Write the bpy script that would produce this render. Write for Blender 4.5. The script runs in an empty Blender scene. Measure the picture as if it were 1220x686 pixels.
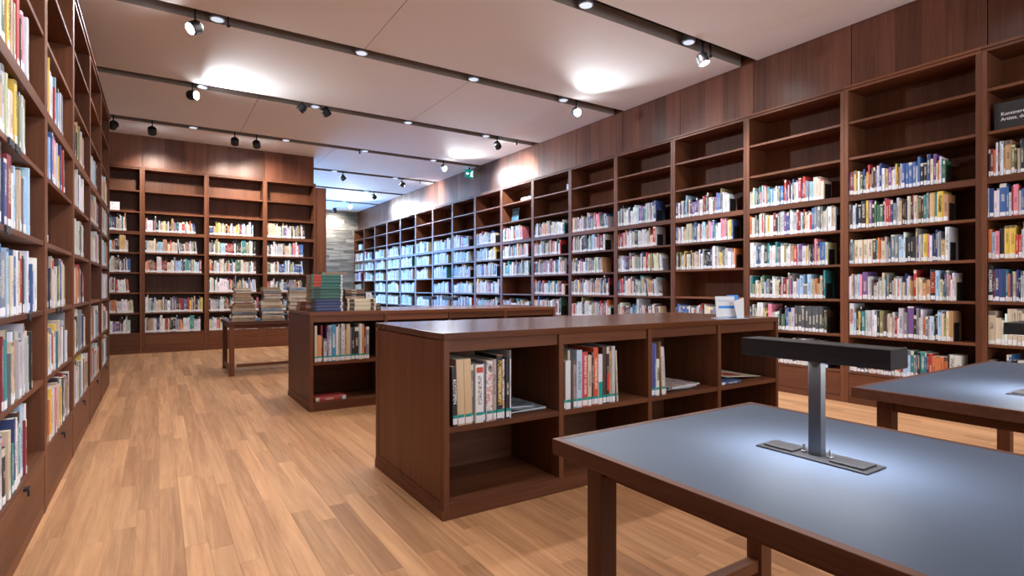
import bpy, bmesh, math, random
from math import sin, cos, pi, radians
from mathutils import Matrix, Vector

# ------------------------------------------------------------------ camera, world, exposure
SC = bpy.context.scene
COL = SC.collection
YAW = radians(32.75)
FPX = 656.0
CAMH = 1.2
cd = bpy.data.cameras.new('camera')
cam = bpy.data.objects.new('camera', cd)
COL.objects.link(cam)
cam.location = (0, 0, CAMH)
cam.rotation_euler = (pi / 2, 0, -YAW)
cd.sensor_width = 36.0
cd.lens = FPX / 1220.0 * 36.0
cd.clip_start = 0.05
cd.clip_end = 100
SC.camera = cam

wd = bpy.data.worlds.new('world')
SC.world = wd
wd.use_nodes = True
wd.node_tree.nodes['Background'].inputs[0].default_value = (0.55, 0.75, 1.0, 1)
wd.node_tree.nodes['Background'].inputs[1].default_value = 1.0

vs = SC.view_settings
vs.view_transform = 'Standard'
vs.look = 'None'
vs.gamma = 1.0
vs.exposure = 1.45
SC.cycles.use_denoising = True
SC.cycles.max_bounces = 8
SC.cycles.diffuse_bounces = 5
SC.cycles.glossy_bounces = 3
SC.cycles.transparent_max_bounces = 8
SC.cycles.sample_clamp_indirect = 6.0
SC.cycles.caustics_reflective = False
SC.cycles.caustics_refractive = False

DOWN_W = 46.0        # each ceiling downlight, watts
SPOT_W = 155.0       # each lit track spotlight
DAY_W = 620.0       # daylight through the far window
COOL = (0.88, 0.94, 1.0)
WARM = (1.0, 0.86, 0.74)


def link(o, parent=None):
    COL.objects.link(o)
    if parent is not None:
        o.parent = parent
    return o


def light(name, kind, loc, power, color, parent=None, aim=None, size=0.1, spot=None, blend=0.6, size_y=None):
    ld = bpy.data.lights.new(name, kind)
    ld.energy = power
    ld.color = color
    if kind == 'AREA':
        ld.shape = 'RECTANGLE'
        ld.size = size
        ld.size_y = size_y or size
    else:
        ld.shadow_soft_size = size
    if kind == 'SPOT':
        ld.spot_size = radians(spot or 100)
        ld.spot_blend = blend
    o = bpy.data.objects.new(name, ld)
    link(o, parent)
    o.location = loc
    if aim is not None:
        d = Vector(aim)
        o.rotation_euler = d.to_track_quat('-Z', 'Y').to_euler()
    return o


# daylight that enters the back room through its window (window_1, built below)
light('daylight_or_fill', 'AREA', (2.4, 20.6, 2.05), DAY_W, (0.15, 0.45, 1.0), aim=(0.1, -1, -0.02), size=4.6, size_y=3.2)


# daylight added as soft fill, through a made-up window behind the reading tables (fill_window)
light('daylight_or_fill', 'AREA', (2.8, -4.35, 2.1), 80.0, (1.0, 0.96, 0.93), aim=(0, 1, 0.0), size=6.2, size_y=2.8)


# ------------------------------------------------------------------ materials
def mat(name, color=(0.8, 0.8, 0.8), rough=0.5, metal=0.0, emit=None, spec=0.5):
    m = bpy.data.materials.new(name)
    m.use_nodes = True
    b = m.node_tree.nodes['Principled BSDF']
    b.inputs['Base Color'].default_value = (*color, 1)
    b.inputs['Roughness'].default_value = rough
    b.inputs['Metallic'].default_value = metal
    b.inputs['Specular IOR Level'].default_value = spec
    if emit:
        b.inputs['Emission Color'].default_value = (*emit[0], 1)
        b.inputs['Emission Strength'].default_value = emit[1]
    return m


def N(m, t, **kw):
    n = m.node_tree.nodes.new(t)
    for k, v in kw.items():
        setattr(n, k, v)
    return n


def ramp(m, stops):
    r = N(m, 'ShaderNodeValToRGB')
    e = r.color_ramp.elements
    e[0].position, e[0].color = stops[0][0], (*stops[0][1], 1)
    e[1].position, e[1].color = stops[-1][0], (*stops[-1][1], 1)
    for p, c in stops[1:-1]:
        x = e.new(p)
        x.color = (*c, 1)
    return r


def wood(name, dark, light_, axis='z', rough=0.46, vary=0.25, bump=0.04, scale=26.0, tint=False, lo=0.32, hi=0.68):
    """Stained oak: fine streaks along one axis, each piece shifted and toned by its own random value."""
    m = mat(name, light_, rough, spec=0.24)
    L = m.node_tree.links
    b = m.node_tree.nodes['Principled BSDF']
    tc = N(m, 'ShaderNodeTexCoord')
    oi = N(m, 'ShaderNodeObjectInfo')
    mp = N(m, 'ShaderNodeMapping')
    s = [scale, scale, scale]
    s['xyz'.index(axis)] = scale * 0.045
    mp.inputs['Scale'].default_value = s
    mul = N(m, 'ShaderNodeVectorMath', operation='SCALE')
    comb = N(m, 'ShaderNodeCombineXYZ')
    if tint:
        at = N(m, 'ShaderNodeAttribute', attribute_name='tint')
        rnd = at.outputs['Alpha']
        fac_rnd = at.outputs['Fac']
    else:
        rnd = oi.outputs['Random']
        fac_rnd = rnd
    for i in range(3):
        L.new(rnd, comb.inputs[i])
    mul.inputs['Scale'].default_value = 37.0
    L.new(comb.outputs[0], mul.inputs[0])
    add = N(m, 'ShaderNodeVectorMath', operation='ADD')
    L.new(tc.outputs['Object'], add.inputs[0])
    L.new(mul.outputs[0], add.inputs[1])
    L.new(add.outputs[0], mp.inputs[0])
    n1 = N(m, 'ShaderNodeTexNoise')
    n1.inputs['Scale'].default_value = 1.0
    n1.inputs['Detail'].default_value = 6.0
    n1.inputs['Roughness'].default_value = 0.65
    n1.inputs['Distortion'].default_value = 0.6
    L.new(mp.outputs[0], n1.inputs['Vector'])
    n2 = N(m, 'ShaderNodeTexNoise')
    n2.inputs['Scale'].default_value = 0.16
    n2.inputs['Detail'].default_value = 3.0
    L.new(mp.outputs[0], n2.inputs['Vector'])
    mx = N(m, 'ShaderNodeMath', operation='MULTIPLY_ADD')
    mx.inputs[1].default_value = 0.55
    L.new(n1.outputs[0], mx.inputs[0])
    m2 = N(m, 'ShaderNodeMath', operation='MULTIPLY')
    m2.inputs[1].default_value = 0.45
    L.new(n2.outputs[0], m2.inputs[0])
    L.new(m2.outputs[0], mx.inputs[2])
    r = ramp(m, [(lo, dark), (hi, light_)])
    L.new(mx.outputs[0], r.inputs[0])
    v = N(m, 'ShaderNodeMapRange')
    v.inputs['To Min'].default_value = 1.0 - vary
    v.inputs['To Max'].default_value = 1.0 + vary
    L.new(fac_rnd, v.inputs[0])
    sc = N(m, 'ShaderNodeVectorMath', operation='SCALE')
    L.new(r.outputs[0], sc.inputs[0])
    L.new(v.outputs[0], sc.inputs['Scale'])
    L.new(sc.outputs[0], b.inputs['Base Color'])
    if bump:
        bp = N(m, 'ShaderNodeBump')
        bp.inputs['Strength'].default_value = bump
        bp.inputs['Distance'].default_value = 0.01
        L.new(n1.outputs[0], bp.inputs['Height'])
        L.new(bp.outputs[0], b.inputs['Normal'])
    return m


WD, WL = (0.080, 0.0262, 0.0108), (0.176, 0.0625, 0.0275)
M = {}
M['wood_z'] = wood('stained oak upright grain', WD, WL, 'z')
M['wood_x'] = wood('stained oak level grain', WD, WL, 'x')
M['wood_y'] = wood('stained oak cross grain', WD, WL, 'y')
M['wood_top'] = wood('polished stained oak top', WD, WL, 'x', rough=0.2)
M['fascia'] = wood('stained oak veneer', (0.078, 0.0262, 0.0135), (0.185, 0.066, 0.036), 'z', rough=0.36, vary=0.38)
M['table_wood'] = wood('table stained oak', (0.072, 0.026, 0.015), (0.15, 0.058, 0.034), 'x', rough=0.6, scale=40)
M['floor'] = wood('oiled oak board', (0.32, 0.15, 0.068), (0.545, 0.295, 0.147), 'y', rough=0.5, vary=0.2, bump=0.03, scale=34, lo=0.38, hi=0.64, tint=True)
M['subfloor'] = mat('sub floor', (0.10, 0.055, 0.03), 0.8)
M['ceiling'] = mat('pale ceiling board', (0.82, 0.785, 0.775), 0.8, spec=0.2)
M['ceil_edge'] = mat('ceiling board core', (0.30, 0.25, 0.22), 0.8)
M['void'] = mat('dark ceiling void', (0.02, 0.018, 0.017), 0.9)
M['plaster'] = mat('painted plaster', (0.55, 0.5, 0.46), 0.85)
M['darkwall'] = mat('dark painted wall', (0.10, 0.07, 0.055), 0.8)
M['black'] = mat('black painted metal', (0.012, 0.012, 0.014), 0.45)
M['blackmatt'] = mat('black matt', (0.01, 0.01, 0.011), 0.6)
M['steel'] = mat('brushed steel', (0.42, 0.43, 0.45), 0.32, 1.0)
M['stem_steel'] = mat('dark satin steel', (0.16, 0.165, 0.175), 0.36, 0.9)
M['darksteel'] = mat('burnished dark steel', (0.055, 0.055, 0.06), 0.38, 0.6)
M['lamphead'] = wood('charcoal brushed metal', (0.016, 0.016, 0.017), (0.042, 0.042, 0.045), 'x', rough=0.42, vary=0.0, scale=60)
M['lino'] = mat('blue grey linoleum', (0.064, 0.082, 0.120), 0.55, spec=0.18)
M['white'] = mat('white paper', (0.68, 0.69, 0.72), 0.7)
M['teal'] = mat('teal tape', (0.0, 0.27, 0.24), 0.5)
M['lens_on'] = mat('lit lamp lens', (1, 1, 1), 0.3, emit=((0.9, 0.96, 1.0), 30.0))
M['lens_dim'] = mat('downlight lens', (0.5, 0.55, 0.62), 0.2, emit=((0.72, 0.84, 1.0), 0.28))
M['lens_off'] = mat('dark lens', (0.05, 0.055, 0.065), 0.15)
M['lamp_led'] = mat('reading lamp diffuser', (1, 1, 1), 0.4, emit=((0.9, 0.95, 1.0), 2.0))
M['trim'] = mat('silver trim ring', (0.35, 0.38, 0.44), 0.3, 0.7)
M['exit'] = mat('green exit panel', (0.0, 0.30, 0.26), 0.4, emit=((0.0, 0.5, 0.42), 0.1))
M['exit_white'] = mat('exit pictogram', (0.85, 0.9, 0.9), 0.4, emit=((0.8, 1.0, 1.0), 0.6))
M['text_white'] = mat('white lettering', (0.85, 0.86, 0.88), 0.6)
M['text_yellow'] = mat('yellow lettering', (0.75, 0.50, 0.02), 0.6)
M['text_red'] = mat('red lettering', (0.6, 0.03, 0.03), 0.6)
M['text_black'] = mat('black lettering', (0.015, 0.015, 0.018), 0.6)
M['text_orange'] = mat('orange lettering', (0.8, 0.10, 0.03), 0.6)
M['sign'] = mat('black sign board', (0.016, 0.015, 0.018), 0.5)
M['brochure_blue'] = mat('blue print', (0.02, 0.22, 0.65), 0.5)
M['card'] = mat('pale blue card', (0.36, 0.45, 0.55), 0.6)
M['cream'] = mat('cream sheet', (0.72, 0.64, 0.49), 0.7)
M['redprint'] = mat('red print', (0.5, 0.06, 0.03), 0.6)

# pages: cream with fine leaf lines
m = M['pages'] = mat('book leaves', (0.7, 0.62, 0.5), 0.8)
tc = N(m, 'ShaderNodeTexCoord')
mp = N(m, 'ShaderNodeMapping')
mp.inputs['Scale'].default_value = (420, 3, 3)
nz = N(m, 'ShaderNodeTexNoise')
nz.inputs['Scale'].default_value = 1.0
r = ramp(m, [(0.35, (0.42, 0.34, 0.25)), (0.65, (0.74, 0.66, 0.54))])
m.node_tree.links.new(tc.outputs['Object'], mp.inputs[0])
m.node_tree.links.new(mp.outputs[0], nz.inputs['Vector'])
m.node_tree.links.new(nz.outputs[0], r.inputs[0])
m.node_tree.links.new(r.outputs[0], m.node_tree.nodes['Principled BSDF'].inputs['Base Color'])
M['pages_flat'] = m.copy()
M['pages_flat'].name = 'book leaves lying'
for n in M['pages_flat'].node_tree.nodes:
    if n.type == 'MAPPING':
        n.inputs['Scale'].default_value = (3, 3, 420)

# cover: plain cloth or paper in the book's own colour
m = M['cover'] = mat('book cover', (0.5, 0.5, 0.5), 0.48)
at = N(m, 'ShaderNodeAttribute', attribute_name='tint')
m.node_tree.links.new(at.outputs['Color'], m.node_tree.nodes['Principled BSDF'].inputs['Base Color'])

# spine: the same colour with printed title marks (too small to read in the photograph)
m = M['spine'] = mat('book spine', (0.5, 0.5, 0.5), 0.45)
L = m.node_tree.links
b = m.node_tree.nodes['Principled BSDF']
at = N(m, 'ShaderNodeAttribute', attribute_name='tint')
uv = N(m, 'ShaderNodeUVMap', uv_map='spine')
sep = N(m, 'ShaderNodeSeparateXYZ')
L.new(uv.outputs[0], sep.inputs[0])


def math_(op, a, b_=None, c_=None):
    n = N(m, 'ShaderNodeMath', operation=op)
    for i, x in enumerate((a, b_, c_)):
        if x is None:
            continue
        if isinstance(x, (int, float)):
            n.inputs[i].default_value = x
        else:
            L.new(x, n.inputs[i])
    return n.outputs[0]


seed = at.outputs['Alpha']
u, v = sep.outputs[0], sep.outputs[1]
cmb = N(m, 'ShaderNodeCombineXYZ')
L.new(math_('MULTIPLY', u, 7.0), cmb.inputs[0])
L.new(math_('MULTIPLY', v, 62.0), cmb.inputs[1])
L.new(math_('MULTIPLY', seed, 91.0), cmb.inputs[2])
nz = N(m, 'ShaderNodeTexNoise')
nz.inputs['Scale'].default_value = 1.0
nz.inputs['Detail'].default_value = 2.0
L.new(cmb.outputs[0], nz.inputs['Vector'])
ink = math_('GREATER_THAN', nz.outputs[0], 0.5)
inu = math_('LESS_THAN', math_('ABSOLUTE', math_('SUBTRACT', u, 0.5)), 0.24)
h1 = math_('FRACT', math_('MULTIPLY', seed, 7.31))
h2 = math_('FRACT', math_('MULTIPLY', seed, 23.7))
h3 = math_('FRACT', math_('MULTIPLY', seed, 57.9))
vlo = math_('MULTIPLY_ADD', h1, 0.2, 0.28)
vhi = math_('MULTIPLY_ADD', h2, 0.35, 0.55)
inv = math_('MULTIPLY', math_('GREATER_THAN', v, vlo), math_('LESS_THAN', v, vhi))
title = math_('MULTIPLY', math_('MULTIPLY', ink, inu), inv)
title = math_('MULTIPLY', title, math_('GREATER_THAN', h3, 0.18))
bw = N(m, 'ShaderNodeRGBToBW')
L.new(at.outputs['Color'], bw.inputs[0])
darkbook = math_('LESS_THAN', bw.outputs[0], 0.22)
inkc = N(m, 'ShaderNodeMix', data_type='RGBA')
L.new(darkbook, inkc.inputs[0])
inkc.inputs[6].default_value = (0.04, 0.035, 0.04, 1)
inkc.inputs[7].default_value = (0.72, 0.66, 0.52, 1)
# a printed band at the head of some spines
band = math_('MULTIPLY', math_('GREATER_THAN', v, math_('MULTIPLY_ADD', h2, 0.12, 0.84)), math_('GREATER_THAN', h1, 0.72))
title = math_('MAXIMUM', math_('MULTIPLY', title, 0.85), math_('MULTIPLY', band, 0.8))
fin = N(m, 'ShaderNodeMix', data_type='RGBA')
L.new(title, fin.inputs[0])
L.new(at.outputs['Color'], fin.inputs[6])
L.new(inkc.outputs[2], fin.inputs[7])
L.new(fin.outputs[2], b.inputs['Base Color'])

# illustrated cover: blotches of print in several colours
m = M['picture'] = mat('printed picture', (0.5, 0.5, 0.5), 0.35)
tc = N(m, 'ShaderNodeTexCoord')
oi = N(m, 'ShaderNodeObjectInfo')
vm = N(m, 'ShaderNodeVectorMath', operation='ADD')
m.node_tree.links.new(tc.outputs['Object'], vm.inputs[0])
m.node_tree.links.new(oi.outputs['Random'], vm.inputs[1])
nz = N(m, 'ShaderNodeTexNoise')
nz.inputs['Scale'].default_value = 22
nz.inputs['Detail'].default_value = 4
r = ramp(m, [(0.3, (0.08, 0.07, 0.07)), (0.42, (0.5, 0.42, 0.4)), (0.5, (0.75, 0.74, 0.76)), (0.58, (0.55, 0.22, 0.16)), (0.7, (0.72, 0.7, 0.68))])
m.node_tree.links.new(vm.outputs[0], nz.inputs['Vector'])
m.node_tree.links.new(nz.outputs[0], r.inputs[0])
m.node_tree.links.new(r.outputs[0], m.node_tree.nodes['Principled BSDF'].inputs['Base Color'])
m = M['magazine'] = M['picture'].copy()
m.name = 'magazine print'
for n in m.node_tree.nodes:
    if n.type == 'VALTORGB':
        for e, c in zip(n.color_ramp.elements, [(0.05, 0.06, 0.07), (0.16, 0.2, 0.22), (0.3, 0.37, 0.4), (0.55, 0.6, 0.62), (0.12, 0.1, 0.09)]):
            e.color = (*c, 1)
    if n.type == 'TEX_NOISE':
        n.inputs['Scale'].default_value = 9

# stone
m = M['stone'] = mat('grey green slate', (0.2, 0.22, 0.2), 0.7)
tc = N(m, 'ShaderNodeTexCoord')
oi = N(m, 'ShaderNodeObjectInfo')
mp = N(m, 'ShaderNodeMapping')
mp.inputs['Scale'].default_value = (1.5, 1.5, 22)
nz = N(m, 'ShaderNodeTexNoise')
nz.inputs['Scale'].default_value = 1.4
nz.inputs['Detail'].default_value = 5
r = ramp(m, [(0.3, (0.12, 0.112, 0.095)), (0.7, (0.32, 0.285, 0.24))])
mr = N(m, 'ShaderNodeMapRange')
mr.inputs['To Min'].default_value = 0.55
mr.inputs['To Max'].default_value = 1.4
sc = N(m, 'ShaderNodeVectorMath', operation='SCALE')
L = m.node_tree.links
L.new(tc.outputs['Object'], mp.inputs[0])
L.new(mp.outputs[0], nz.inputs['Vector'])
L.new(nz.outputs[0], r.inputs[0])
L.new(oi.outputs['Random'], mr.inputs[0])
L.new(r.outputs[0], sc.inputs[0])
L.new(mr.outputs[0], sc.inputs['Scale'])
L.new(sc.outputs[0], m.node_tree.nodes['Principled BSDF'].inputs['Base Color'])

# thin window glass
m = M['glass'] = bpy.data.materials.new('window glass')
m.use_nodes = True
nt = m.node_tree
nt.nodes.clear()
o_ = nt.nodes.new('ShaderNodeOutputMaterial')
t_ = nt.nodes.new('ShaderNodeBsdfTransparent')
g_ = nt.nodes.new('ShaderNodeBsdfGlossy')
g_.inputs['Roughness'].default_value = 0.02
x_ = nt.nodes.new('ShaderNodeMixShader')
x_.inputs[0].default_value = 0.06
nt.links.new(t_.outputs[0], x_.inputs[1])
nt.links.new(g_.outputs[0], x_.inputs[2])
nt.links.new(x_.outputs[0], o_.inputs[0])


# ------------------------------------------------------------------ mesh helpers
class MB:
    """Collects boxes, prisms and lathes; build() links them as ONE mesh object."""

    def __init__(self):
        self.v, self.f, self.mi = [], [], []

    def quad_faces(self, pts, faces, mi=0):
        n = len(self.v)
        self.v += pts
        for f in faces:
            self.f.append([n + i for i in f])
            self.mi.append(mi)
        return self

    def box(self, x0, y0, z0, x1, y1, z1, mi=0, T=None):
        p = [Vector(q) for q in ((x0, y0, z0), (x1, y0, z0), (x1, y1, z0), (x0, y1, z0), (x0, y0, z1), (x1, y0, z1), (x1, y1, z1), (x0, y1, z1))]
        if T is not None:
            p = [T @ q for q in p]
        return self.quad_faces(p, [(3, 2, 1, 0), (4, 5, 6, 7), (0, 1, 5, 4), (1, 2, 6, 5), (2, 3, 7, 6), (3, 0, 4, 7)], mi)

    def prism(self, loop, z0, z1, mi=0, T=None, side_mi=None):
        n = len(loop)
        p = [Vector((x, y, z0)) for x, y in loop] + [Vector((x, y, z1)) for x, y in loop]
        if T is not None:
            p = [T @ q for q in p]
        k = len(self.v)
        self.v += p
        self.f.append([k + i for i in reversed(range(n))]); self.mi.append(mi)
        self.f.append([k + n + i for i in range(n)]); self.mi.append(mi)
        for i in range(n):
            j = (i + 1) % n
            self.f.append([k + i, k + j, k + n + j, k + n + i])
            self.mi.append(mi if side_mi is None else side_mi[i])
        return self

    def lathe(self, prof, n=20, mi=0, T=None):
        """prof: (radius, z) from bottom to top, closed by end caps."""
        k = len(self.v)
        for r_, z in prof:
            for i in range(n):
                a = 2 * pi * i / n
                q = Vector((r_ * cos(a), r_ * sin(a), z))
                self.v.append(T @ q if T is not None else q)
        for j in range(len(prof) - 1):
            for i in range(n):
                i2 = (i + 1) % n
                self.f.append([k + j * n + i, k + j * n + i2, k + (j + 1) * n + i2, k + (j + 1) * n + i]); self.mi.append(mi)
        self.f.append([k + i for i in reversed(range(n))]); self.mi.append(mi)
        t = k + (len(prof) - 1) * n
        self.f.append([t + i for i in range(n)]); self.mi.append(mi)
        return self

    def mesh(self, name, mats, bevel=0.0, tint=None):
        me = bpy.data.meshes.new(name)
        me.from_pydata([tuple(q) for q in self.v], [], self.f)
        for x in (mats if isinstance(mats, (list, tuple)) else [mats]):
            me.materials.append(x)
        me.polygons.foreach_set('material_index', self.mi)
        if bevel:
            bm = bmesh.new()
            bm.from_mesh(me)
            es = [e for e in bm.edges if len(e.link_faces) == 2 and e.calc_face_angle(0) > 0.9]
            bmesh.ops.bevel(bm, geom=es, offset=bevel, segments=1, affect='EDGES', clamp_overlap=True)
            bm.to_mesh(me)
            bm.free()
        if tint is not None:
            a = me.attributes.new('tint', 'FLOAT_COLOR', 'POINT')
            a.data.foreach_set('color', list(tint) * len(me.vertices))
        me.update()
        return me

    def build(self, name, mats, parent=None, bevel=0.0, loc=None, rot=None, tint=None, smooth=False):
        me = self.mesh(name, mats, bevel, tint)
        if smooth:
            me.polygons.foreach_set('use_smooth', [len(p.vertices) == 4 for p in me.polygons])
        o = bpy.data.objects.new(name, me)
        link(o, parent)
        if loc is not None:
            o.location = loc
        if rot is not None:
            o.rotation_euler = rot
        return o


def bx(name, dims, mats, parent=None, bevel=0.0, loc=None, rot=None):
    return MB().box(*dims).build(name, mats, parent, bevel, loc, rot)


def tag(o, label, cat, group=None, kind=None):
    if label:
        o['label'] = label
    if cat:
        o['category'] = cat
    if group:
        o['group'] = group
    if kind:
        o['kind'] = kind
    return o


def empty(name, label, cat, loc=(0, 0, 0), rz=0.0, group=None):
    o = bpy.data.objects.new(name, None)
    link(o)
    o.empty_display_size = 0.1
    o.location = loc
    o.rotation_euler = (0, 0, rz)
    return tag(o, label, cat, group)


def structure(o):
    o['kind'] = 'structure'
    return o


KIDS = {}


def kids(o):
    return [c for c in o.children]


def dup(root, loc, rz, label, group=None, skip=()):
    r_ = root.copy()
    link(r_)
    r_.location = loc
    r_.rotation_euler = (0, 0, rz)
    tag(r_, label, None, group)
    for ch in kids(root):
        c = ch.copy()
        link(c, r_)
        for g in kids(ch):
            d = g.copy()
            link(d, c)
    return r_


def text(name, body, size, mat_, parent, loc, rot, align='CENTER', sx=1.0, thick=0.0004):
    cu = bpy.data.curves.new(name, 'FONT')
    cu.body = body
    cu.size = size
    cu.extrude = thick
    cu.resolution_u = 3
    cu.align_x = align
    cu.align_y = 'CENTER'
    cu.materials.append(mat_)
    o = bpy.data.objects.new(name, cu)
    link(o, parent)
    o.location = loc
    o.rotation_euler = rot
    bpy.context.view_layer.update()
    me = bpy.data.meshes.new_from_object(o.evaluated_get(bpy.context.evaluated_depsgraph_get()))
    bpy.data.objects.remove(o)
    o = bpy.data.objects.new(name, me)
    link(o, parent)
    o.location = loc
    o.rotation_euler = rot
    o.scale = (sx, 1, 1)
    return o


def project(p):
    """World point to pixels of the 1220x686 frame, with depth."""
    x = p[0] * cos(YAW) - p[1] * sin(YAW)
    d = p[0] * sin(YAW) + p[1] * cos(YAW)
    if d < 0.1:
        return None
    return 610 + FPX * x / d, 343 - FPX * (p[2] - CAMH) / d, d


ORD = ('zeroth first second third fourth fifth sixth seventh eighth ninth tenth eleventh twelfth thirteenth fourteenth fifteenth sixteenth '
       'seventeenth eighteenth nineteenth').split()
TENS = {20: 'twent', 30: 'thirt', 40: 'fort', 50: 'fift', 60: 'sixt', 70: 'sevent'}


def ordinal(n):
    if n < 20:
        return ORD[n]
    t, u_ = n // 10 * 10, n % 10
    return TENS[t] + 'ieth' if u_ == 0 else TENS[t] + 'y-' + ORD[u_]


# ------------------------------------------------------------------ the room
CEIL = 4.0
XR = 6.07            # front of the bookcase along the long wall
XL = -0.505          # front of the bookcase along the aisle
YB = 12.15           # front of the bookcase across the back
YFAR = 20.25
BAY = 1.146
R0 = 1.834           # a joint between two bays of the long wall bookcase
ZS = [0.335, 0.712, 1.082, 1.45, 1.812, 2.165, 2.56, 2.935]
ZTOP = 3.31

rng = random.Random(11)
floor = structure(bx('floor', (-2.2, -4.0, -0.08, 6.56, YFAR, -0.012), M['subfloor']))
# oak boards: the largest in view are single planks, the rest one field
boards = []
BW = 0.098
xi = -2.15
while xi < 6.3:
    y = -4.0 + rng.uniform(-0.9, 0)
    while y < YFAR:
        ln = rng.uniform(0.7, 1.5)
        y0, y1 = max(y, -4.0), min(y + ln, YFAR)
        if y1 - y0 > 0.05:
            area = 0
            c = project(((xi + BW / 2), (y0 + y1) / 2, 0))
            if c and -60 < c[0] < 1280 and c[1] < 740:
                xa, yc = xi + BW / 2, (y0 + y1) / 2
                hid = (1.3 < xa < 4.2 and 2.6 < yc < 4.4) or (1.3 < xa < 4.2 and 5.5 < yc < 8) or (0.9 < xa < 2.1 and yc < 1.3) or xa < XL or xa > XR
                area = 0 if hid else BW * (y1 - y0) / c[2] ** 3
            tone = min(max(rng.gauss(0.5, 0.22), 0.0), 1.0)
            if rng.random() < 0.06:
                tone = rng.uniform(0.0, 0.12)
            boards.append((area, xi, y0, y1, tone, rng.random()))
        y += ln
    xi += BW
boards.sort(key=lambda q: -q[0])


def board_mesh(mb, xi, y0, y1):
    g = 0.0002
    c = 0.0006
    a, b_, d, e = xi + g, xi + BW - g, y0 + g, y1 - g
    mb.quad_faces([Vector(q) for q in ((a, d, -0.012), (b_, d, -0.012), (b_, e, -0.012), (a, e, -0.012),
                                       (a, d, -c), (b_, d, -c), (b_, e, -c), (a, e, -c),
                                       (a + c, d + c, 0), (b_ - c, d + c, 0), (b_ - c, e - c, 0), (a + c, e - c, 0))],
                  [(0, 1, 5, 4), (1, 2, 6, 5), (2, 3, 7, 6), (3, 0, 4, 7), (4, 5, 9, 8), (5, 6, 10, 9), (6, 7, 11, 10), (7, 4, 8, 11), (8, 9, 10, 11)])


for q in boards[:298]:
    mb = MB()
    board_mesh(mb, q[1], q[2], q[3])
    mb.build('plank', M['floor'], floor, tint=(q[4], q[4], q[4], q[5]))
mb = MB()
tn = []
for q in boards[298:]:
    board_mesh(mb, q[1], q[2], q[3])
    tn += [q[4], q[4], q[4], q[5]] * 12
fld = mb.build('plank_field', M['floor'], floor)
a = fld.data.attributes.new('tint', 'FLOAT_COLOR', 'POINT')
a.data.foreach_set('color', tn)
fld['kind'] = 'stuff'

# ceiling: a dark slab with boards hung under it, slots between the boards
XW = 6.22            # face of the wood panels above the bookcase
SLOTS = [4.18 + 2.3 * k for k in range(-3, 7)]
ceil_ = structure(bx('ceiling', (-2.2, -4.0, 4.32, 6.56, YFAR, 4.4), M['void']))
edges = [-4.1] + SLOTS + [YFAR + 0.115]
seams = {4: [2.04], 5: [3.56], 6: [1.25], 7: [3.0], 3: [3.2], 8: [1.6]}
for k in range(len(edges) - 1):
    y0, y1 = edges[k] + 0.115, edges[k + 1] - 0.115
    xs = [-2.19] + seams.get(k, [2.6]) + [XW - 0.012]
    for x0, x1 in zip(xs, xs[1:]):
        mb = MB().box(x0 + 0.003, y0, CEIL, x1 - 0.003, y1, CEIL + 0.14)
        mb.mi = [0, 0, 1, 1, 1, 1]
        mb.build('ceiling_panel', [M['ceiling'], M['ceil_edge']], ceil_)
for ys in SLOTS:
    bx('track_rail', (-2.1, ys - 0.02, 4.22, 6.1, ys + 0.02, 4.32), M['black'], ceil_)

# walls
wr = structure(MB().box(XW + 0.02, -4.0, 3.315, 6.56, YFAR, 4.32).box(6.46, -4.0, 0, 6.56, YFAR, 3.315).build('wall_right', M['darkwall']))
k = -1
for k in range(-5, 17):
    y0, y1 = R0 + BAY * k, R0 + BAY * (k + 1)
    if y1 > YFAR + 0.05:
        y1 = YFAR
    if y1 - y0 < 0.1:
        continue
    mp_ = [y0 + 0.004] + sorted(y0 + BAY * t for t in (0.2 + rng.uniform(-.05, .05), 0.42 + rng.uniform(-.06, .06), 0.63 + rng.uniform(-.06, .06), 0.83 + rng.uniform(-.04, .04)) if y0 + BAY * t < y1 - .05) + [y1 - 0.004]
    p = None
    for a_, b_ in zip(mp_, mp_[1:]):
        # a panel is several veneer leaves butted together
        o = bx('wood_panel' if p is None else 'veneer_leaf', (XW, a_, 3.32 if k > -2 else 0.0, XW + 0.02, b_, CEIL + 0.06), M['fascia'], wr if p is None else p)
        p = p or o
wl = structure(bx('wall_left', (-1.0, -4.0, 0, -0.9, 8.6, 4.32), M['darkwall']))
for k in range(-3, 5):
    y0 = 3.85 + 1.15 * k
    bx('wood_panel', (-0.9, y0 + 0.004, 3.32 if k > -2 else 0, -0.88, y0 + 1.142, CEIL + 0.06), M['fascia'], wl)
structure(bx('wall_alcove', (-2.2, 8.6, 0, -2.1, 12.2, 4.32), M['darkwall']))
structure(bx('wall_return', (-2.1, 8.5, 0, -1.0, 8.6, 4.32), M['darkwall']))
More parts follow.
